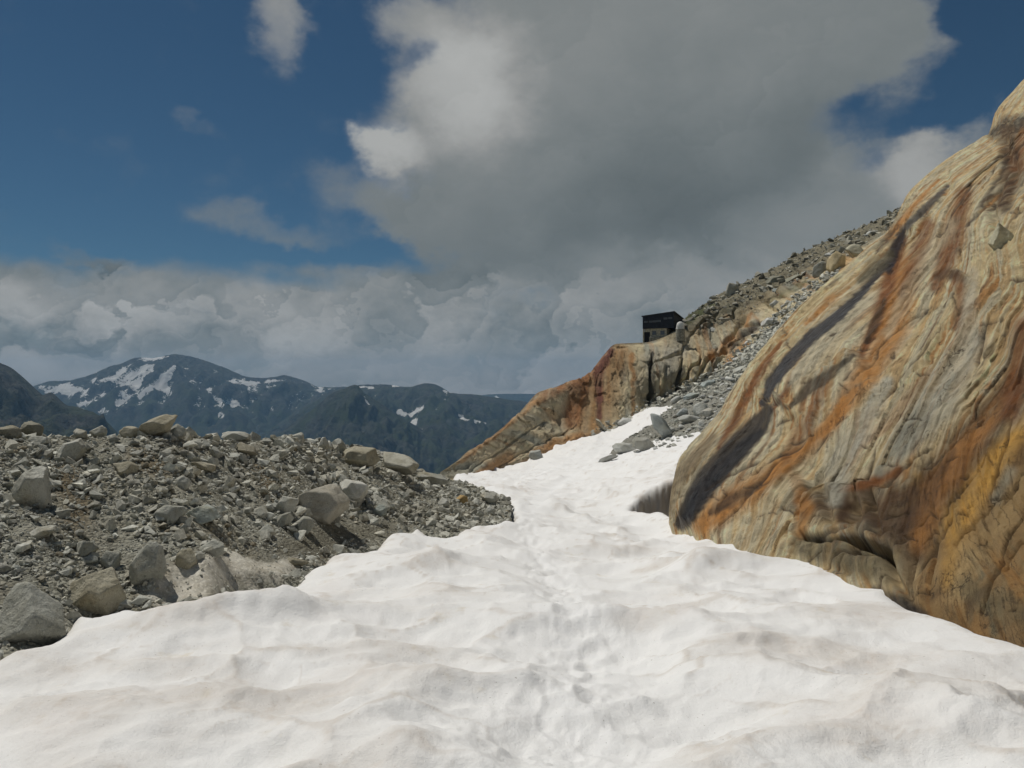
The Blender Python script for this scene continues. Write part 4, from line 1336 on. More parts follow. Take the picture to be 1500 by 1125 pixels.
build_range('right_mountain', [(380, 640, 8300), (480, 575, 8300), (530, 564, 8200), (565, 563, 8200), (600, 566, 8100), (628, 561, 8000), (640, 564, 8000), (662, 575, 8000), (700, 578, 7900), (735, 583, 7800), (790, 592, 7800), (860, 600, 7800), (1000, 620, 7800), (1300, 640, 7900)],
            'dark green mountainside with bright snow patches right of centre', 420, 740, 3400, 380, 8,
            [([(528, 566), (545, 567)], [3, 3], .95), ([(575, 566), (592, 564)], [3, 3], .95), ([(595, 564), (606, 561)], [2, 1.5], .9), ([(650, 571), (660, 577)], [2, 3], .95), ([(586, 602), (595, 606)], [4, 5], .95), ([(603, 607), (612, 600), (624, 595)], [5, 3, 3], .95),
             ([(603, 622), (608, 616)], [5, 3], .95), ([(630, 622), (636, 618)], [3, 2], .9), ([(616, 630), (624, 631)], [3, 2], .9), ([(572, 638), (584, 650), (594, 661)], [3, 4, 2], .95), ([(672, 607), (685, 616), (708, 619)], [3, 5, 3], .95),
             ([(685, 598), (690, 597)], [3, 2], .85), ([(636, 665), (640, 671), (650, 673)], [3, 3, 2], .9), ([(606, 665), (616, 670)], [2, 2], .8), ([(540, 588), (546, 588)], [3, 2], .85)], snow_bias=.25, jag=.75)
build_range('dark_spur', [(330, 690, 6200), (400, 640, 6200), (440, 612, 6150), (470, 590, 6150), (488, 574, 6100), (500, 571, 6100), (522, 564, 6100), (534, 575, 6100), (560, 592, 6100), (590, 612, 6100), (640, 640, 6100), (700, 670, 6100), (800, 690, 6100)],
            'dark pointed spur in front of the far ridge', 300, 790, 2400, 300, 5,
            [([(534, 582), (538, 590), (541, 595)], [2.5, 2, 1.5], .8), ([(500, 650), (520, 657)], [2, 2], .55)], jag=1.0)
build_range('left_ridge', [(-900, 480, 4300), (-400, 470, 4200), (-150, 490, 4100), (-60, 505, 4000), (0, 531, 4000), (14, 538, 4000), (34, 553, 4000), (50, 570, 4000), (62, 578, 4000), (75, 574, 4000), (92, 590, 4000), (120, 598, 4000), (150, 612, 4000), (180, 640, 4000), (300, 680, 4000)],
            'dark near ridge at the left end of the horizon', 300, 830, 1900, 260, 21,
            [([(20, 568), (24, 572)], 2, .75)], grassy=.8, jag=1.3)

# valley floor, one sheet to the horizon, well below the moraine
bx = np.linspace(-15800, 15800, 90)
by = np.concatenate([np.linspace(-4800, 0, 14), np.linspace(250, 15800, 70)])
VX, VY = np.meshgrid(bx, by)
VZ = -900 + 60 * fbm(VX / 1800, VY / 1800, 2.2, 4)
G = np.stack([VX, VY, VZ], -1)
me = grid_mesh('valley_floor', G, dict(snow=np.full(VX.shape, -.6), steep=np.zeros(VX.shape), grass=np.ones(VX.shape)))
link('valley_floor', me, M_MOUNT, kind='structure', label='deep green valley floor below the moraine', category='valley')

# the shoulder of mountain on which snow, moraine and slabs lie
sx_, sy_ = np.linspace(-320, 420, 75), np.linspace(-260, 420, 70)
SX, SY = np.meshgrid(sx_, sy_)
SZ = -6 - .12 * SY - 8e-4 * (np.clip(-SX - 8, 0, None))**2 - .35 * np.clip(-SX - 8, 0, None) - 6e-4 * np.clip(SY - 60, 0, None)**2 - .2 * np.clip(SY - 30, 0, None) - .3 * np.clip(-SY, 0, None)
SZ += 1.2 * fbm(SX / 30, SY / 30, 2, 3)
SZ = np.minimum(SZ, -3.5)
me = grid_mesh('mountain_shoulder', np.stack([SX, SY, SZ], -1), dict(c_colour=np.full(SX.shape + (3,), .13), wet=np.zeros(SX.shape)))
link('mountain_shoulder', me, M_GROUND, kind='structure', label='grey mountain shoulder under the snow and moraine', category='terrain')

# bed of rubble that the boulder run rests on, lying over the snow
_q = np.linspace(0, 1, 90)
_lo = resample([(868, 677, 80.5), (920, 665, 83), (953, 655, 84), (1003, 640, 80), (1060, 618, 76), (1100, 590, 78)], 90)
_up = resample([(870, 673, 83), (922, 648, 91), (948, 629, 98), (966, 609, 107), (998, 587, 121), (1050, 560, 124)], 90)
_a, _b = P(*_lo.T), P(*_up.T)
_t = np.linspace(0, 1, 60)[:, None, None]
TONGUE = _a[None] * (1 - _t) + _b[None] * _t
_hump = np.sin(np.pi * np.clip(_t[..., 0], 0, 1))**.7 * sstep(0, .25, _q)[None]
TONGUE[..., 2] += _hump * (1.1 + .8 * fbm(TONGUE[..., 0] * .4, TONGUE[..., 1] * .4, 3, 4)) - .5 * (1 - _hump)
me = grid_mesh('scree_tongue', TONGUE, dict(c_colour=np.full(TONGUE.shape, .27) * np.array((1, .98, .86)), wet=np.zeros(TONGUE.shape[:2])))
link('scree_tongue', me, M_GROUND, kind='structure', label='tongue of grey scree spilling down onto the upper snow', category='scree')

# ------------------------------------------------------------------ rocks
_ico = {}


def ico(sub):
    if sub not in _ico:
        bm = bmesh.new()
        bmesh.ops.create_icosphere(bm, subdivisions=sub, radius=1)
        v = np.array([x.co[:] for x in bm.verts], np.float32)
        f = np.array([[l.index for l in p.verts] for p in bm.faces], np.int32)
        bm.free()
        _ico[sub] = (v, f)
    return _ico[sub]


def rock_shape(seed, sub=3, sharp=22, npl=13, rough=.045, flat=1.0):
    """an angular block: a ball cut by random planes, edges slightly worn; returned in a unit box"""
    r = np.random.default_rng(seed)
    v, f = ico(sub)
    n = r.normal(size=(npl, 3))
    n /= np.linalg.norm(n, axis=1)[:, None]
    for _ in range(12):                                # spread the planes apart
        dlt = n[:, None] - n[None]
        q = (dlt**2).sum(-1) + np.eye(npl) * 9
        n += .05 * (dlt / q[..., None]**1.5).sum(1)
        n /= np.linalg.norm(n, axis=1)[:, None]
    off = r.uniform(.55, 1.0, npl)
    dot = np.clip(v @ n.T, 1e-3, None) / off
    rad = (dot**sharp).sum(1)**(-1 / sharp)
    p = v * rad[:, None]
    o = r.uniform(0, 90, 3)
    a = rough * fbm(p[:, 0] * 2.2 + o[0], p[:, 1] * 2.2 + o[1], p[:, 2] * 2.2 + o[2], 4)
    a = a + rough * .5 * ridged(p[:, 0] * 1.3 + o[1], p[:, 1] * 1.3 + o[2], p[:, 2] * 1.3 + o[0], 2)
    p = p * (1 + a[:, None] * 2)
    lo, hi = p.min(0), p.max(0)
    p = (p - (lo + hi) / 2) / ((hi - lo) / 2)
    return p, f


def rock_mesh(name, seed, dims=(1, 1, 1), tilt=0.0, **kw):
    p, f = rock_shape(seed, **kw)
    p = p * np.array(dims) / 2
    if tilt:
        ca, sa = math.cos(tilt), math.sin(tilt)
        x, z = p[:, 0] * ca - p[:, 2] * sa, p[:, 0] * sa + p[:, 2] * ca
        p = np.stack([x, p[:, 1], z], -1)
    return raw_mesh(name, p, f.ravel(), 3, smooth=True)


MPX, MPY = proj(MOR)
_front = (MTV > .9) & (MTV < 4.35)


def moraine_depth(px, py):
    q = np.where(_front, (MPX - px)**2 + (MPY - py)**2 * 1.5, 1e9)
    i = np.unravel_index(np.argmin(q), q.shape)
    return float(MOR[i][1]), MOR[i]


GREY, PALE, WHITE, TAN, BROWN, BLUE, OCHRE, DARK = (.92, .93, .90), (1.12, 1.12, 1.09), (1.38, 1.38, 1.38), (.98, .92, .78), (.76, .71, .60), (.92, 1.0, 1.0), (1.15, .82, .42), (.68, .66, .58)
# left, top, right, bottom in the photograph; in-picture tilt; colour; seed; label
HERO = [
    (-8, 843, 104, 950, -.25, GREY, 'largest grey boulder at the edge of the snow, in the left corner'),
    (101, 829, 184, 903, .15, TAN, 'tan flat-topped boulder beside the largest grey boulder at the snow edge'),
    (188, 790, 249, 858, .2, GREY, 'blocky grey boulder standing above the patch of dirty ice'),
    (18, 682, 80, 755, .25, PALE, 'tall pale rounded boulder leaning on brown earth near the left edge'),
    (82, 637, 129, 682, .6, PALE, 'pale slab tipped over just below the moraine crest'),
    (200, 604, 259, 641, -.28, TAN, 'biggest slanted boulder on top of the moraine crest'),
    (246, 621, 271, 643, .0, GREY, 'round boulder tucked against the biggest slanted crest boulder'),
    (325, 630, 367, 647, .08, PALE, 'flat pale slab lying on the moraine crest'),
    (343, 644, 379, 670, .5, BROWN, 'brown shaded slab under the flat pale crest slab'),
    (33, 617, 64, 642, .0, DARK, 'dark rounded boulder on the crest near the left edge'),
    (-6, 623, 33, 642, .0, BROWN, 'low brownish boulder on the crest at the very left'),
    (226, 738, 271, 766, .1, GREY, 'flat-topped grey block beside the bluish wedge in mid slope'),
    (271, 734, 322, 770, .35, BLUE, 'bluish angular wedge in the middle of the moraine slope'),
    (254, 800, 290, 833, -.35, TAN, 'small tan block on the upper rim of the dirty ice'),
    (38, 767, 84, 789, -.2, PALE, 'flat pale stone above the largest corner boulder'),
    (107, 785, 146, 821, .4, GREY, 'triangular grey stone above the tan flat-topped boulder'),
    (146, 806, 178, 836, .1, GREY, 'rounded grey stone between tan boulder and blocky boulder'),
    (269, 669, 315, 690, .25, TAN, 'long tan block lying below the crest, right of centre slope'),
    (165, 675, 200, 698, .05, TAN, 'dull tan block half buried below the slanted crest boulder'),
    (254, 694, 281, 719, .3, PALE, 'split pale stone in the upper middle of the slope'),
    (291, 790, 330, 814, .0, GREY, 'pitted grey stone at the top of the dirty ice'),
    (43, 636, 74, 656, -.1, PALE, 'pale block just under the dark rounded crest boulder'),
    (132, 623, 156, 642, .0, PALE, 'pale crest stone left of the slanted boulder'),
    (107, 624, 129, 645, -.3, PALE, 'peaked pale crest stone above the tipped slab'),
    (175, 623, 205, 642, .1, TAN, 'flat tan crest stone touching the biggest slanted boulder'),
    (428, 698, 517, 770, .3, (.98, .93, .86), 'big square grey boulder overhanging bare silt, right half of the moraine'),
    (486, 694, 541, 743, .45, WHITE, 'bright white pointed boulder resting behind the big square boulder'),
    (499, 651, 556, 686, -.08, TAN, 'ochre-brown boulder on the right part of the crest'),
    (553, 658, 615, 697, .3, (1.1, 1.08, 1.0), 'large rounded grey boulder next to the ochre-brown one on the crest'),
    (608, 689, 657, 712, .12, GREY, 'flat grey boulder where the crest runs down to the snow'),
    (401, 744, 432, 774, .5, GREY, 'slanting grey stone left below the big square boulder'),
    (428, 755, 461, 781, .1, GREY, 'rounded grey stone at the bottom corner of the big square boulder'),
    (406, 722, 433, 757, .7, PALE, 'upright pale stone leaning on the left of the big square boulder'),
    (379, 767, 403, 788, .1, GREY, 'small grey block at the edge of the bare silt'),
    (465, 639, 482, 659, .1, PALE, 'small upright pale stone on the crest left of the ochre-brown boulder'),
    (481, 639, 510, 662, .3, GREY, 'pointed grey stone on the crest beside the ochre-brown boulder'),
    (667, 725, 685, 739, .0, OCHRE, 'small rusty ochre stone in the grey gravel near the snow'),
    (640, 728, 659, 742, .1, WHITE, 'small white stone left of the rusty ochre stone'),
    (701, 716, 732, 738, .2, PALE, 'pale stone on the gravel tip beside the snow'),
    (711, 741, 727, 757, .0, WHITE, 'white cube-like stone at the outermost gravel tip'),
    (546, 739, 567, 757, .0, BLUE, 'bluish stone in the gravel right of the big square boulder'),
    (369, 742, 395, 759, .1, PALE, 'pale flat stone left of the leaning stones'),
    (413, 817, 452, 829, .0, BROWN, 'thin brown stone lying on the bare silt by the snow'),
    (426, 632, 447, 650, .1, PALE, 'pale stone sticking up from the middle of the crest'),
]
SHORT = ['the largest corner boulder', 'the tan flat-topped boulder', 'the blocky grey boulder', 'the tall pale rounded boulder', 'the tipped pale slab', 'the slanted crest boulder',
         'the round boulder on the crest', 'the flat pale crest slab', 'the brown shaded slab', 'the dark rounded crest boulder', 'the low brownish crest boulder', 'the flat-topped grey block',
         'the bluish angular wedge', 'the tan block above dirty ice', 'the flat pale stone', 'the triangular grey stone', 'the rounded grey stone', 'the long tan block', 'the dull tan block',
         'the split pale stone', 'the pitted grey stone', 'the pale block under the crest', 'the pale crest stone', 'the peaked crest stone', 'the flat tan crest stone', 'the big square boulder',
         'the bright white pointed boulder', 'the ochre-brown crest boulder', 'the large rounded crest boulder', 'the flat boulder near the snow', 'the slanting grey stone', 'the rounded corner stone',
         'the upright pale stone', 'the grey block by the silt', 'the small upright crest stone', 'the pointed crest stone', 'the rusty ochre stone', 'the small white stone', 'the pale gravel-tip stone',
         'the white cube-like stone', 'the bluish gravel stone', 'the pale flat stone', 'the thin brown stone', 'the stone sticking up mid crest']
ORD = ['nearest', 'second nearest', 'third nearest', 'fourth nearest', 'fifth nearest', 'sixth nearest', 'seventh nearest', 'eighth nearest', 'ninth nearest', 'tenth nearest']


def name_by_neighbour(items, anchors, names, noun):
    """items: (object, px, py, colour word): each is told by the big rock it lies closest to and by the side on which it lies"""
    bins = {}
    for o, px, py, colour in items:
        d = [math.hypot(px - a[0], (py - a[1]) * 1.2) for a in anchors]
        j = int(np.argmin(d))
        dx, dy = px - anchors[j][0], (py - anchors[j][1]) * 1.2
        side = ('right of' if dx > 0 else 'left of') if abs(dx) > abs(dy) else ('below' if dy > 0 else 'above')
        bins.setdefault((j, side, colour), []).append((d[j], o))
    for (j, side, colour), lst in bins.items():
        lst.sort(key=lambda t: t[0])
        for k, (_, o) in enumerate(lst):
            first = '' if len(lst) == 1 else ORD[min(k, 9)] + ' '
            o['label'] = f'{first}{colour} {noun} {side} {names[j]}'


placed = []                                            # px, py, radius of what already lies there
for i, (x0, y0, x1, y1, tilt, col, lab) in enumerate(HERO):
    cx, cyb = (x0 + x1) / 2, y1
    d, p0 = moraine_depth(cx, y1 - .18 * (y1 - y0))
    if y0 < 660 and (y1 - y0) < 40:
        d, p0 = moraine_depth(cx, y1 - 1)
        d = d + .1
    k = d / F
    wd, hg = (x1 - x0) * k, (y1 - y0) * k
    dep = min(max(wd, hg) * .85, 1.6 * min(wd, hg))
    hh = hg * 1.12                                     # part of it is bedded in the grit
    # un-tilt the box so that the tilted block fills the same outline
    ct, st = abs(math.cos(tilt)), abs(math.sin(tilt))
    fw, fh = wd, hh
    if ct > .5:
        det = ct * ct - st * st
        if det > .25:
            fw, fh = max((wd * ct - hh * st) / det, .4 * wd), max((hh * ct - wd * st) / det, .4 * hh)
            kf = min(1.0, 1.0)
    me = rock_mesh('boulder', 100 + i, (fw * 1.04, dep, fh * 1.04), tilt=-tilt, sub=5 if wd * hg > .12 else 4, sharp=70, npl=10 + i % 4, rough=.045)
    o = link('boulder', me, M_BOULDER, label=lab, category='boulder', group='boulders on the moraine')
    c = P(cx, (y0 + y1) / 2 + (hh - hg) / k / 2 * .8, d + dep * .10)
    o.location = c
    o.color = (*col, 1)
    placed.append((cx, (y0 + y1) / 2, max(x1 - x0, y1 - y0) * .5))
placed = np.array(placed)

# medium rocks, one object each: the ones one can pick out
protos = [rock_mesh('rock_block', 300 + i, (1, rng.uniform(.7, 1.0), rng.uniform(.5, .85)), sub=3, sharp=50, npl=10 + i % 4, rough=.05) for i in range(16)]
for p_ in protos:
    p_.materials.append(M_BOULDER)
med = []
LAB = {0: 'pale angular rock lying loose on the moraine slope', 1: 'grey angular rock lying loose on the moraine slope', 2: 'brownish angular rock lying loose on the moraine slope'}
GRP = {0: 'pale rocks on the moraine', 1: 'grey rocks on the moraine', 2: 'brown rocks on the moraine'}
fi = np.argwhere((MTV > 1.05) & (MTV < 4.1))
cnt = 0
tries = 0
while cnt < 190 and tries < 9000:
    tries += 1
    i = tuple(fi[rng.integers(len(fi))])
    px, py = MPX[i], MPY[i]
    if px < -15 or px > 750 or MSILT[i] > .25 or py > 945:
        continue
    size = rng.choice([9, 10, 12, 14, 17, 21], p=[.34, .28, .20, .11, .05, .02])
    if px > 560:
        size *= .72
    dd = np.hypot(placed[:, 0] - px, placed[:, 1] - py)
    if (dd < placed[:, 2] * .75 + size * .5).any():
        continue
    placed = np.vstack([placed, (px, py, size * .5)])
    p = MOR[i]
    s = size * p[1] / F
    o = link('rock', protos[rng.integers(16)])
    kind = int(rng.choice([0, 1, 2], p=[.40, .40, .20]))
    tint = {0: rng.uniform(1.05, 1.3), 1: rng.uniform(.8, 1.0), 2: rng.uniform(.75, .95)}[kind]
    o.color = (*(np.array({0: (1, 1, .98), 1: (1, 1, .97), 2: (1, .89, .72)}[kind]) * tint), 1)
    o['label'], o['category'], o['group'] = LAB[kind], 'rock', GRP[kind]
    med.append((o, px, py, ('pale', 'grey', 'brownish')[kind]))
    o.location = p + np.array([0, 0, s * .16])
    o.scale = np.array([s * rng.uniform(.9, 1.25), s, s * rng.uniform(.75, 1.1)])
    o.rotation_euler = (rng.uniform(-.5, .5), rng.uniform(-.5, .5), rng.uniform(0, 6.28))
    cnt += 1


name_by_neighbour(med, [((h_[0] + h_[2]) / 2, (h_[1] + h_[3]) / 2) for h_ in HERO], SHORT, 'loose angular rock')


def hull_protos(n, seed, npts=11):
    out = []
    r = np.random.default_rng(seed)
    for i in range(n):
        bm = bmesh.new()
        p = r.normal(size=(npts, 3))
        p /= np.linalg.norm(p, axis=1)[:, None]
        p *= r.uniform(.75, 1.0, (npts, 1)) * np.array([1, r.uniform(.65, 1), r.uniform(.4, .8)]) * .5
        for q in p:
            bm.verts.new(q)
        bmesh.ops.convex_hull(bm, input=bm.verts)
        bm.verts.ensure_lookup_table()
        loose = [v for v in bm.verts if not v.link_faces]
        bmesh.ops.delete(bm, geom=loose, context='VERTS')
        bmesh.ops.triangulate(bm, faces=bm.faces)
        bm.verts.index_update()
        out.append((np.array([v.co[:] for v in bm.verts], np.float32), np.array([[v.index for v in f.verts] for f in bm.faces], np.int32)))
        bm.free()
    return out


HP = hull_protos(24, 77)


def rubble(name, pos, size, tint, hue, mat, r, squash=1.0, **props):
    """many small angular stones joined into one mass"""
    n = len(pos)
    which = r.integers(0, len(HP), n)
    a, b, c = r.uniform(0, 6.283, n), r.normal(0, .5, n), r.normal(0, .5, n)
    VV, FF, TT, HH = [], [], [], []
    base = 0
    for k, (v, f) in enumerate(HP):
        m = np.where(which == k)[0]
        if not len(m):
            continue
        q = v[None] * (size[m][:, None, None] * r.uniform(.8, 1.3, (len(m), 1, 3)) * np.array([1, 1, squash]))
        ca, sa = np.cos(b[m])[:, None], np.sin(b[m])[:, None]
        x, y, z = q[..., 0], q[..., 1], q[..., 2]
        y, z = y * ca - z * sa, y * sa + z * ca
        ca, sa = np.cos(c[m])[:, None], np.sin(c[m])[:, None]
        x, z = x * ca - z * sa, x * sa + z * ca
        ca, sa = np.cos(a[m])[:, None], np.sin(a[m])[:, None]
        x, y = x * ca - y * sa, x * sa + y * ca
        q = np.stack([x, y, z], -1) + pos[m][:, None]
        VV.append(q.reshape(-1, 3))
        FF.append((f[None] + (base + np.arange(len(m)) * len(v))[:, None, None]).reshape(-1, 3))
        TT.append(np.repeat(tint[m], len(v)))
        HH.append(np.repeat(hue[m], len(v)))
        base += len(m) * len(v)
    me = raw_mesh(name, np.concatenate(VV), np.concatenate(FF).ravel(), 3, smooth=False)
    add_attrs(me, dict(tint=np.concatenate(TT), hue=np.concatenate(HH)))
    return link(name, me, mat, **props)


def scatter(G, w, n, r):
    """n random points on a grid surface, by weight per cell"""
    a = np.linalg.norm(np.cross(G[1:, :-1] - G[:-1, :-1], G[:-1, 1:] - G[:-1, :-1]), axis=-1)
    w = (a * w[:-1, :-1]).ravel()
    i = r.choice(len(w), n, p=w / w.sum())
    nu = G.shape[1] - 1
    y, x = i // nu, i % nu
    s, t = r.random(n)[:, None], r.random(n)[:, None]
    return G[y, x] * (1 - s) * (1 - t) + G[y, x + 1] * s * (1 - t) + G[y + 1, x] * (1 - s) * t + G[y + 1, x + 1] * s * t, (y, x)


r = np.random.default_rng(12)
vis = ((MTV > .85) & (MTV < 4.8) & (MPX > -640) & (MPX < 765)).astype(float)
wgt = vis * (1 - .93 * MSILT) * (1 + 3.0 * sstep(10, 20, MOR[..., 1]) * 0) / np.maximum(MOR[..., 1], 5)**1.2
cl = .45 + 1.3 * sstep(-.25, .35, fbm(MOR[..., 0] * .8, MOR[..., 1] * .8, 7.7, 3))
pos, (iy, ix) = scatter(MOR, wgt * cl * np.where(MPX < -20, .55, 1), 36000, r)
dist = pos[:, 1]
size = (r.pareto(2.1, len(pos)) + 1) * .034
size = np.clip(size, .03, .30) * np.clip(dist / 13, .75, 1.35) * np.where(MPX[iy, ix] > 560, .8, 1)
brownish = (fbm(pos[:, 0] * .8, pos[:, 1] * .8, 3.1, 3) > .12)
hue = np.clip(r.normal(.18, .22, len(pos)) + brownish * .22, 0, 1)
tint = np.clip(r.normal(1.0, .20, len(pos)), .5, 1.6)
pos[:, 2] += size * .12
rubble('moraine_rubble', pos, size, tint, hue, M_RUBBLE, r, kind='stuff', label='loose grey and brown rubble covering the moraine bank', category='rubble')

# ------------------------------------------------------------------ boulder run in the gully, blocks on the hillside
HPX, HPY = proj(HILLG)
_hv = np.broadcast_to(np.concatenate([np.linspace(a, b, n, endpoint=False) for a, b, n in ((-1, 0, 14), (0, 1, 30), (1, 2.6, 74), (2.6, 4, 72), (4, 5, 50), (5, 6, 50), (6, 6.6, 12), (6.6, 7.6, 8))] + [[7.6]])[:, None], HPX.shape)
SPX, SPY = proj(SNOW)
TPX, TPY = proj(TONGUE)
_sfront = (SNOW[..., 1] > 50)


def far_depth(px, py):
    """first of snow and hillside along a line of sight"""
    q = np.where(_sfront, (SPX - px)**2 + (SPY - py)**2, 1e9)
    i = np.unravel_index(np.argmin(q), q.shape)
    q2 = np.where((_hv > .3) & (_hv < 6.05), (HPX - px)**2 + (HPY - py)**2, 1e9)
    j = np.unravel_index(np.argmin(q2), q2.shape)
    q3 = (TPX - px)**2 + (TPY - py)**2
    k = np.unravel_index(np.argmin(q3), q3.shape)
    c = []
    if q3[k] < 12:
        c.append(TONGUE[k])
    if q[i] < 12:
        c.append(SNOW[i])
    if q2[j] < 12:
        c.append(HILLG[j])
    if not c:
        c = [HILLG[j]]
    return min(c, key=lambda p: p[1])


SCREE = [
    (950, 599, 989, 647, -.55, (.82, .86, .86), 'tall grey wedge block leaning at the heart of the boulder run'),
    (926, 636, 963, 662, .15, (.88, .86, .80), 'square grey boulder at the lower end of the boulder run'),
    (897, 647, 930, 666, .05, PALE, 'flat pale boulder on the snow before the square grey boulder'),
    (876, 661, 905, 677, -.35, (.6, .6, .58), 'thin dark slab lying flat at the foremost tip of the boulder run'),
    (992, 604, 1023, 621, -.1, PALE, 'long pale boulder right of the tall grey wedge'),
    (1014, 586, 1038, 610, .1, (1.1, 1.1, 1.05), 'round pale boulder above the long pale boulder'),
    (966, 621, 990, 640, -.3, GREY, 'grey block at the foot of the tall grey wedge'),
    (989, 594, 1010, 613, -.5, (.8, .84, .85), 'bluish slab behind the tall grey wedge'),
    (1068, 529, 1104, 561, -.55, (1.05, 1.05, 1.0), 'largest smooth slab in the upper boulder run by the near slab'),
    (1042, 533, 1066, 551, -.3, WHITE, 'bright white slab near the head of the boulder run'),
    (904, 609, 926, 623, -.1, WHITE, 'white block at the snow edge below the cliff'),
    (871, 610, 889, 632, -.6, TAN, 'tan rounded block standing against the cliff foot'),
    (774, 656, 797, 674, .1, GREY, 'lone grey boulder at the snow edge below the low slab'),
    (1000, 570, 1026, 586, -.3, BLUE, 'bluish slab in the middle of the boulder run'),
    (1026, 552, 1050, 570, -.3, BLUE, 'flat bluish slab below the bright white slab'),
    (1022, 612, 1038, 626, -.2, PALE, 'pale block beside the near slab'),
    (1030, 595, 1046, 612, -.7, PALE, 'upright pale block against the near slab'),
    (1061, 411, 1085, 437, -.2, (.85, .83, .75), 'grey square block standing on the skyline above the hut'),
    (1033, 476, 1051, 489, -.2, WHITE, 'white block lying above the cliff right of the hut'),
    (1113, 460, 1135, 478, -.5, WHITE, 'white jagged block at the top of the terrace'),
    (1130, 418, 1148, 431, -.2, BLUE, 'rounded grey block on the grassy slope'),
    (1128, 437, 1146, 450, -.1, PALE, 'rounded pale block below the grassy slope'),
    (1150, 437, 1170, 446, -.15, WHITE, 'flat white block at the side of the upper gully'),
    (1212, 367, 1240, 402, .1, (1.25, 1.02, .66), 'rounded tan outcrop block stained orange below the skyline'),
    (1238, 356, 1266, 378, .1, (1.1, 1.03, .82), 'rounded pale outcrop block right of the orange-stained one'),
    (1190, 381, 1212, 407, .1, (.75, .75, .68), 'dark upright block left of the orange-stained outcrop'),
    (1207, 366, 1222, 377, -.2, WHITE, 'small white block above the orange-stained outcrop'),
    (1122, 400, 1152, 416, -.15, (.62, .6, .5), 'dark flat slab on the skyline slope'),
    (1150, 398, 1180, 412, -.2, (.8, .78, .65), 'broad weathered slab on the skyline slope'),
    (1265, 333, 1287, 346, -.3, PALE, 'pale slab near the top of the hill by the near slab'),
]
placed2 = []
for i, (x0, y0, x1, y1, tilt, col, lab) in enumerate(SCREE):
    cx = (x0 + x1) / 2
    p0 = far_depth(cx, y1 - 2)
    k = p0[1] / F
    wd, hg = (x1 - x0) * k, (y1 - y0) * k
    dep = .8 * min(max(wd, hg), 1.7 * min(wd, hg))
    ct, st = abs(math.cos(tilt)), abs(math.sin(tilt))
    det = ct * ct - st * st
    fw, fh = wd * 1.08, hg * 1.15
    if det > .25:
        fw, fh = max((wd * ct - hg * st) / det, .4 * wd) * 1.08, max((hg * ct - wd * st) / det, .4 * hg) * 1.15
    me = rock_mesh('boulder', 500 + i, (fw, dep, fh), tilt=-tilt, sub=4, sharp=60, npl=10 + i % 4, rough=.04)
    o = link('boulder', me, M_FARROCK, label=lab, category='boulder', group='boulders in the gully and on the hillside')
    o.location = P(cx, (y0 + y1) / 2 + 2, p0[1] + dep * (.42 if y0 > 520 else .75))
    o.color = (*col, 1)
    placed2.append((cx, (y0 + y1) / 2, max(x1 - x0, y1 - y0) * .5))
placed2 = np.array(placed2)

protos2 = [rock_mesh('scree_block', 700 + i, (1, rng.uniform(.7, 1.0), rng.uniform(.4, .75)), sub=2, sharp=24, npl=11, rough=.03) for i in range(12)]
for p_ in protos2:
    p_.materials.append(M_FARROCK)
RUN = [(930, 655), (975, 632), (1015, 604), (1046, 580), (1082, 545), (1118, 508), (1157, 460), (1194, 427), (1227, 398)]
RUNW = [10, 24, 31, 26, 22, 20, 16, 12, 8]


def scree_ok(px, py):
    """inside the boulder run"""
    d, _, a = seg_dist(np.array([px]), np.array([py]), RUN)
    return d[0] < np.interp(a[0], np.linspace(0, 1, 9), RUNW)


blocks = []
cnt = tries = 0
while cnt < 150 and tries < 20000:
    tries += 1
    px, py = rng.uniform(900, 1235), rng.uniform(395, 675)
    if not scree_ok(px, py):
        continue
    size = rng.choice([8, 10, 12, 15, 18], p=[.34, .30, .18, .12, .06]) * (1 if py > 520 else .8)
    dd = np.hypot(placed2[:, 0] - px, placed2[:, 1] - py)
    if (dd < placed2[:, 2] * .7 + size * .4).any():
        continue
    p = far_depth(px, py)
    q = proj(p)
    if math.hypot(q[0] - px, q[1] - py) > 4:
        continue
    placed2 = np.vstack([placed2, (px, py, size * .5)])
    s = size * p[1] / F
    o = link('scree_block', protos2[rng.integers(12)])
    t = rng.uniform(.75, 1.45)
    o.color = (t, t, t * rng.uniform(.93, 1.03), 1)
    blocks.append((o, px, py, 'pale' if t > 1.2 else 'grey' if t > .95 else 'dark grey'))
    o['label'], o['category'], o['group'] = 'loose grey block in the boulder run below the hut', 'rock', 'blocks of the boulder run'
    o.location = p + np.array([0, 0, s * .12])
    o.scale = (s * rng.uniform(.9, 1.3), s, s * rng.uniform(.7, 1.1))
    o.rotation_euler = (rng.uniform(-.5, .5), rng.uniform(-.5, .5), rng.uniform(0, 6.28))
    cnt += 1

SHORT2 = ['the tall grey wedge', 'the square grey boulder', 'the flat pale boulder on snow', 'the thin dark tip slab', 'the long pale boulder', 'the round pale boulder', 'the grey foot block', 'the bluish slab behind the wedge',
          'the largest smooth slab', 'the bright white slab', 'the white cliff-foot block', 'the tan cliff-foot block', 'the lone boulder at the snow edge', 'the bluish middle slab', 'the flat bluish slab', 'the pale block by the near slab',
          'the upright pale block', 'the square skyline block', 'the white block right of the hut', 'the white jagged terrace block', 'the rounded grey grass-slope block', 'the rounded pale block', 'the flat white gully block',
          'the orange-stained outcrop', 'the pale outcrop', 'the dark upright block', 'the small white outcrop block', 'the dark flat skyline slab', 'the broad weathered slab', 'the pale hilltop slab']
name_by_neighbour(blocks, [((h_[0] + h_[2]) / 2, (h_[1] + h_[3]) / 2) for h_ in SCREE], SHORT2, 'loose block')

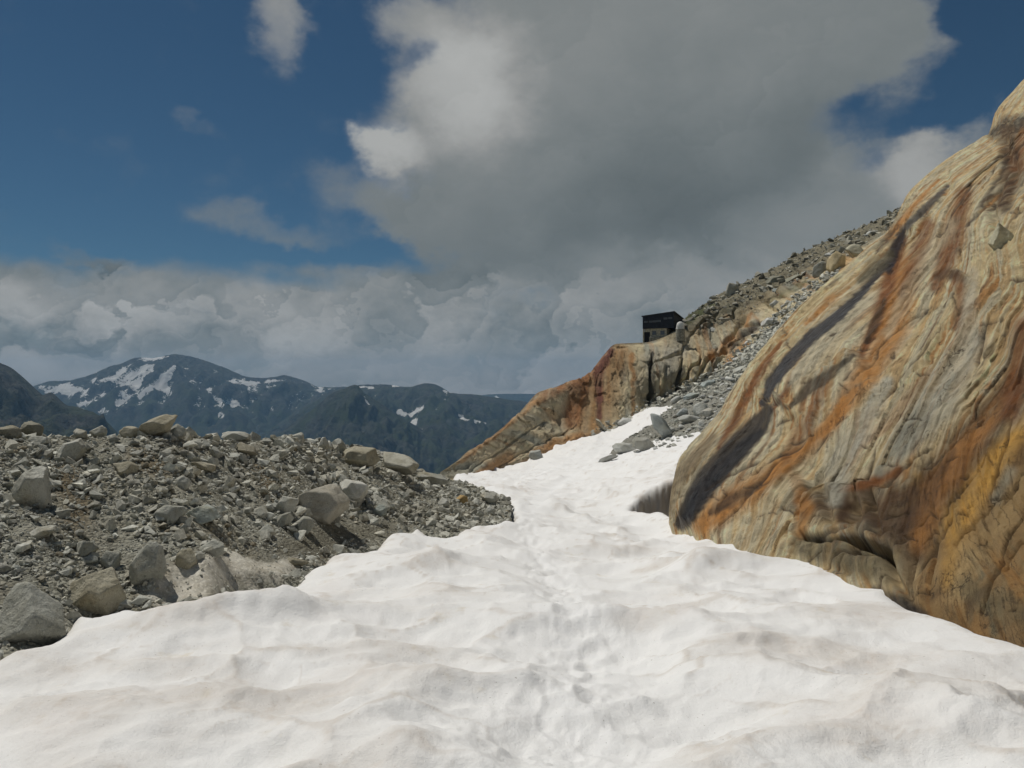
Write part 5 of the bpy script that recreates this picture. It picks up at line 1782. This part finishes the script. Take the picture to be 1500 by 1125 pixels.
# small rubble: in the run, along the cliff foot, over the slope above the hut
r = np.random.default_rng(55)
d_, _, a_ = seg_dist(HPX, HPY, RUN)
inrun = sstep(1.15, .85, d_ / np.interp(a_, np.linspace(0, 1, 9), RUNW))
d2_, _, _ = seg_dist(HPX, HPY, [(870, 636), (912, 618), (955, 592), (995, 572), (1035, 555), (1075, 530)])
upper = ((_hv > 4.1) & (_hv < 6.1) & (HPX > 1000)).astype(float)
w = np.maximum(np.maximum(inrun, sstep(11, 5, d2_)), upper * .45 * (.35 + .65 * sstep(-.1, .25, fbm(HILLG[..., 0] * .12, HILLG[..., 1] * .1, HILLG[..., 2] * .12, 3))))
pos, (iy, ix) = scatter(HILLG, w * ((_hv > .2) & (_hv < 6.1)), 6200, r)
up = upper[iy, ix] > 0
size = np.clip((r.pareto(1.9, len(pos)) + 1) * .34, .3, np.where(up, 2.4, 1.5))
tint = np.clip(r.normal(1.05, .28, len(pos)), .4, 1.9) * np.where(up, .85, 1.05)
hue = np.clip(r.normal(.2, .2, len(pos)) + up * .35, 0, 1)
pos[:, 2] += size * .1
# stones on the snow under the run
s_d, _, s_a = seg_dist(SPX, SPY, RUN[:4])
ws = sstep(1.0, .6, s_d / np.interp(s_a, np.linspace(0, 1, 4), [9, 24, 34, 30])) * (SNOW[..., 1] > 55)
ps, _ = scatter(SNOW, ws, 500, r)
pt, _ = scatter(TONGUE, np.ones(TONGUE.shape[:2]), 2200, r)
ps = np.vstack([ps, pt])
ss = np.clip((r.pareto(2, len(ps)) + 1) * .22, .2, .9)
pos, size = np.vstack([pos, ps]), np.concatenate([size, ss])
tint, hue = np.concatenate([tint, np.clip(r.normal(1.0, .25, len(ps)), .5, 1.6)]), np.concatenate([hue, np.clip(r.normal(.15, .2, len(ps)), 0, 1)])
rubble('hillside_rubble', pos, size, tint, hue, M_FARRUB, r, squash=.8, kind='stuff', label='small grey rubble on the hillside and in the gully under the hut', category='rubble')

# block wedged on the near slab
o = link('boulder', rock_mesh('boulder', 911, (33 * 19 / F, .45, 50 * 19 / F), tilt=.15, sub=5, sharp=60, npl=10, rough=.05), M_BOULDER,
         label='pale block lodged high on the rust-streaked slab', category='boulder')
_i = np.unravel_index(np.argmin(np.where(np.arange(SLAB.shape[1])[None] > 50, (proj(SLAB)[0] - 1470)**2 + (proj(SLAB)[1] - 355)**2, 1e9)), SLAB.shape[:2])
o.location = SLAB[_i] + np.array([-.06, -.04, .06])
o.scale = (SLAB[_i][1] / 19,) * 3
o.color = (1.35, 1.28, 1.02, 1)

# ------------------------------------------------------------------ the hut
M_CLAD = mat_plain('dark_cladding', (.026, .030, .038), .6, .3, 2.0)
M_ROOFM = mat_plain('roof_sheet', (.03, .032, .036), .5, .2, 1.5)
M_STONE = mat_plain('stone_wall', (.46, .42, .31), .9, .4, 4.0, bump=.06)
M_STONEG = mat_plain('grey_stone_base', (.27, .26, .21), .9, .4, 3.0, bump=.08)
M_FRAME = mat_plain('window_frame', (.17, .17, .165), .6, .1, 3.0)
M_DOOR = mat_plain('dark_opening', (.012, .012, .014), .6, .1, 3.0)
M_PALE = mat_plain('pale_cap', (.62, .62, .58), .85, .12, 2.5)  # pale tone for the rounded top of the upright stone
m, w, b, _ = material('window_glass', .12, .6)
b.inputs['Base Color'].default_value = (.10, .12, .135, 1)
M_GLASS = m

bm_unit = 0.1287


def box_bm(bm, x0, x1, y0, y1, z0, z1, top=None):
    """box, optionally with four own corner heights on top (x0y0, x1y0, x1y1, x0y1)"""
    t = top or (z1,) * 4
    v = [bm.verts.new(c) for c in ((x0, y0, z0), (x1, y0, z0), (x1, y1, z0), (x0, y1, z0), (x0, y0, t[0]), (x1, y0, t[1]), (x1, y1, t[2]), (x0, y1, t[3]))]
    for f in ((0, 3, 2, 1), (4, 5, 6, 7), (0, 1, 5, 4), (1, 2, 6, 5), (2, 3, 7, 6), (3, 0, 4, 7)):
        bm.faces.new([v[k] for k in f])


def mesh_obj(name, bm, mat, parent, bevel=0.0, **props):
    if bevel:
        bmesh.ops.bevel(bm, geom=bm.edges[:], offset=bevel, segments=1, affect='EDGES')
    bmesh.ops.recalc_face_normals(bm, faces=bm.faces)
    me = bpy.data.meshes.new(name)
    bm.to_mesh(me)
    bm.free()
    return link(name, me, mat, parent, **props)


HUT_D = 148.0
hut = link('hut', None, label='dark mountain hut with stone ground floor perched above the cliff', category='hut')
cR = P(987, 500, HUT_D - 1.2)                           # near right corner, foot
hut.rotation_euler = (0, 0, math.radians(-28.4))
ux, uy = np.array([math.cos(math.radians(28.4)), -math.sin(math.radians(28.4)), 0]), np.array([math.sin(math.radians(28.4)), math.cos(math.radians(28.4)), 0])
W_, DP = 6.0, 5.6
org = cR - ux * W_
hut.location = org
Zg, Zu = 0.0, 2.55                                      # ground floor, underside of upper storey
b = bmesh.new()
box_bm(b, 0, W_, 0, DP, Zu, 0, (Zu + 2.33, Zu + 2.93, Zu + 2.05, Zu + 1.45))
upper_o = mesh_obj('upper_storey', b, M_CLAD, hut)
# boards of the cladding: upright, slightly proud of the wall
for k in range(20):
    b = bmesh.new()
    xa = k * W_ / 20 + .012
    xb = xa + W_ / 20 - .024
    ha, hb = Zu + 2.33 + .6 * xa / W_ - .02, Zu + 2.33 + .6 * xb / W_ - .02
    box_bm(b, xa, xb, -.03, -.003, Zu + .02, 0, (ha, hb, hb, ha))
    mesh_obj('board', b, M_CLAD, upper_o)
for k in range(18):
    b = bmesh.new()
    ya = k * DP / 18 + .012
    yb = ya + DP / 18 - .024
    ha, hb = Zu + 2.93 - .88 * ya / DP - .02, Zu + 2.93 - .88 * yb / DP - .02
    box_bm(b, W_ + .003, W_ + .03, ya, yb, Zu + .02, 0, (ha, ha, hb, hb))
    mesh_obj('board', b, M_CLAD, upper_o)
b = bmesh.new()
v = []
for dz in (.004, .13):
    v += [b.verts.new(c) for c in ((-.18, -.2, Zu + 2.31 + dz - .0), (W_ + .2, -.2, Zu + 2.96 + dz), (W_ + .2, DP + .2, Zu + 2.06 + dz), (-.18, DP + .2, Zu + 1.42 + dz))]
for f in ((0, 3, 2, 1), (4, 5, 6, 7), (0, 1, 5, 4), (1, 2, 6, 5), (2, 3, 7, 6), (3, 0, 4, 7)):
    b.faces.new([v[k] for k in f])
mesh_obj('roof', b, M_ROOFM, hut)


def window(x, z, ww, hh, yf, frame=.06):
    b = bmesh.new()
    box_bm(b, x, x + ww, yf - .03, yf, z, z + frame)
    box_bm(b, x, x + ww, yf - .03, yf, z + hh - frame, z + hh)
    box_bm(b, x, x + frame, yf - .03, yf, z + frame, z + hh - frame)
    box_bm(b, x + ww - frame, x + ww, yf - .03, yf, z + frame, z + hh - frame)
    f = mesh_obj('window', b, M_FRAME, hut)
    b = bmesh.new()
    box_bm(b, x + frame, x + ww - frame, yf - .012, yf - .002, z + frame, z + hh - frame)
    mesh_obj('pane', b, M_GLASS, f)


for xi, zi in ((.30, 1.12), (1.25, 1.14), (2.05, 1.17), (2.85, 1.20), (4.1, 1.62), (5.0, 1.66)):
    window(xi, Zu + zi, .68, .32, -.033)
b = bmesh.new()
box_bm(b, .35, 4.6, .25, DP - .3, -.6, Zu - .003)
mesh_obj('ground_floor_wall', b, M_STONE, hut)
b = bmesh.new()
box_bm(b, .28, 1.35, .20, .247, -.5, 1.95)
mesh_obj('door', b, M_DOOR, hut)
b = bmesh.new()
box_bm(b, .02, .26, .02, .4, -.8, Zu - .003)
mesh_obj('pillar', b, M_STONE, hut, .02)
window(1.75, 1.35, .85, .78, .246, .1)
window(3.35, 1.35, .85, .78, .246, .1)
b = bmesh.new()
box_bm(b, 1.4, 4.9, -.35, .22, -.9, .85, (.95, .95, 1.1, 1.1))
mesh_obj('stone_base', b, M_STONEG, hut, .05)

# pale-topped upright stone beside the hut
st = link('standing_stone', None, label='upright grey stone with a rounded white top right of the hut', category='stone')
st.location = P(996.5, 493, 143)
k = 143 / F
b = bmesh.new()
v0, f0 = ico(4)
for nm, mt, zlo, zhi in (('stone_shaft', M_STONEG, -.8, 11.5 * k), ('stone_cap', M_PALE, 11.5 * k + .003, 22.5 * k)):
    b = bmesh.new()
    rings = []
    for j in range(9):
        t = j / 8
        if nm == 'stone_shaft':
            z, rad = zlo + (zhi - zlo) * t, 6.6 * k * (1.06 - .08 * t)
        else:
            z, rad = zlo + (zhi - zlo) * math.sin(t * math.pi / 2), 6.3 * k * max(math.cos(t * math.pi / 2), .02)**.75
        rings.append([b.verts.new((rad * math.cos(a) * (1 + .04 * math.sin(3 * a + j)), rad * .8 * math.sin(a), z)) for a in np.linspace(0, 2 * math.pi, 20, endpoint=False)])
    for j in range(8):
        for q in range(20):
            b.faces.new((rings[j][q], rings[j][(q + 1) % 20], rings[j + 1][(q + 1) % 20], rings[j + 1][q]))
    b.faces.new(rings[0][::-1])
    b.faces.new(rings[-1])
    mesh_obj(nm, b, mt, st)

# cairn on the skyline
ca = link('cairn', None, label='tiny stone cairn standing on the skyline of the hill', category='cairn')
ca.location = P(1178, 370, 188)
zz = -.2
for j, (w_, h_) in enumerate(((1.0, .45), (.75, .4), (.55, .35), (.38, .3))):
    o = link('cairn_stone', rock_mesh('cairn_stone', 930 + j, (w_, w_ * .9, h_ * 1.1), sub=2, sharp=20, npl=10), M_FARROCK, ca)
    o.location = (.04 * (-1)**j, 0, zz + h_ / 2)
    o.color = (.7, .66, .56, 1)
    zz += h_ * .95

# ------------------------------------------------------------------ mountain air
bm = bmesh.new()
box_bm(bm, -16000, 16000, -5000, 16000, -1300, 480)
m = bpy.data.materials.new('mountain_air')
m.use_nodes = True
w = NT(m.node_tree)
out = w.n('ShaderNodeOutputMaterial')
pv = w.n('ShaderNodeVolumePrincipled')
pv.inputs['Color'].default_value = (.36, .66, 1.0, 1)
pv.inputs['Density'].default_value = 4.4e-5
pv.inputs['Anisotropy'].default_value = 0.0
w.t.links.new(pv.outputs[0], out.inputs['Volume'])
mesh_obj('haze', bm, m, None, kind='stuff', label='thin blue mountain air over the valley', category='haze')
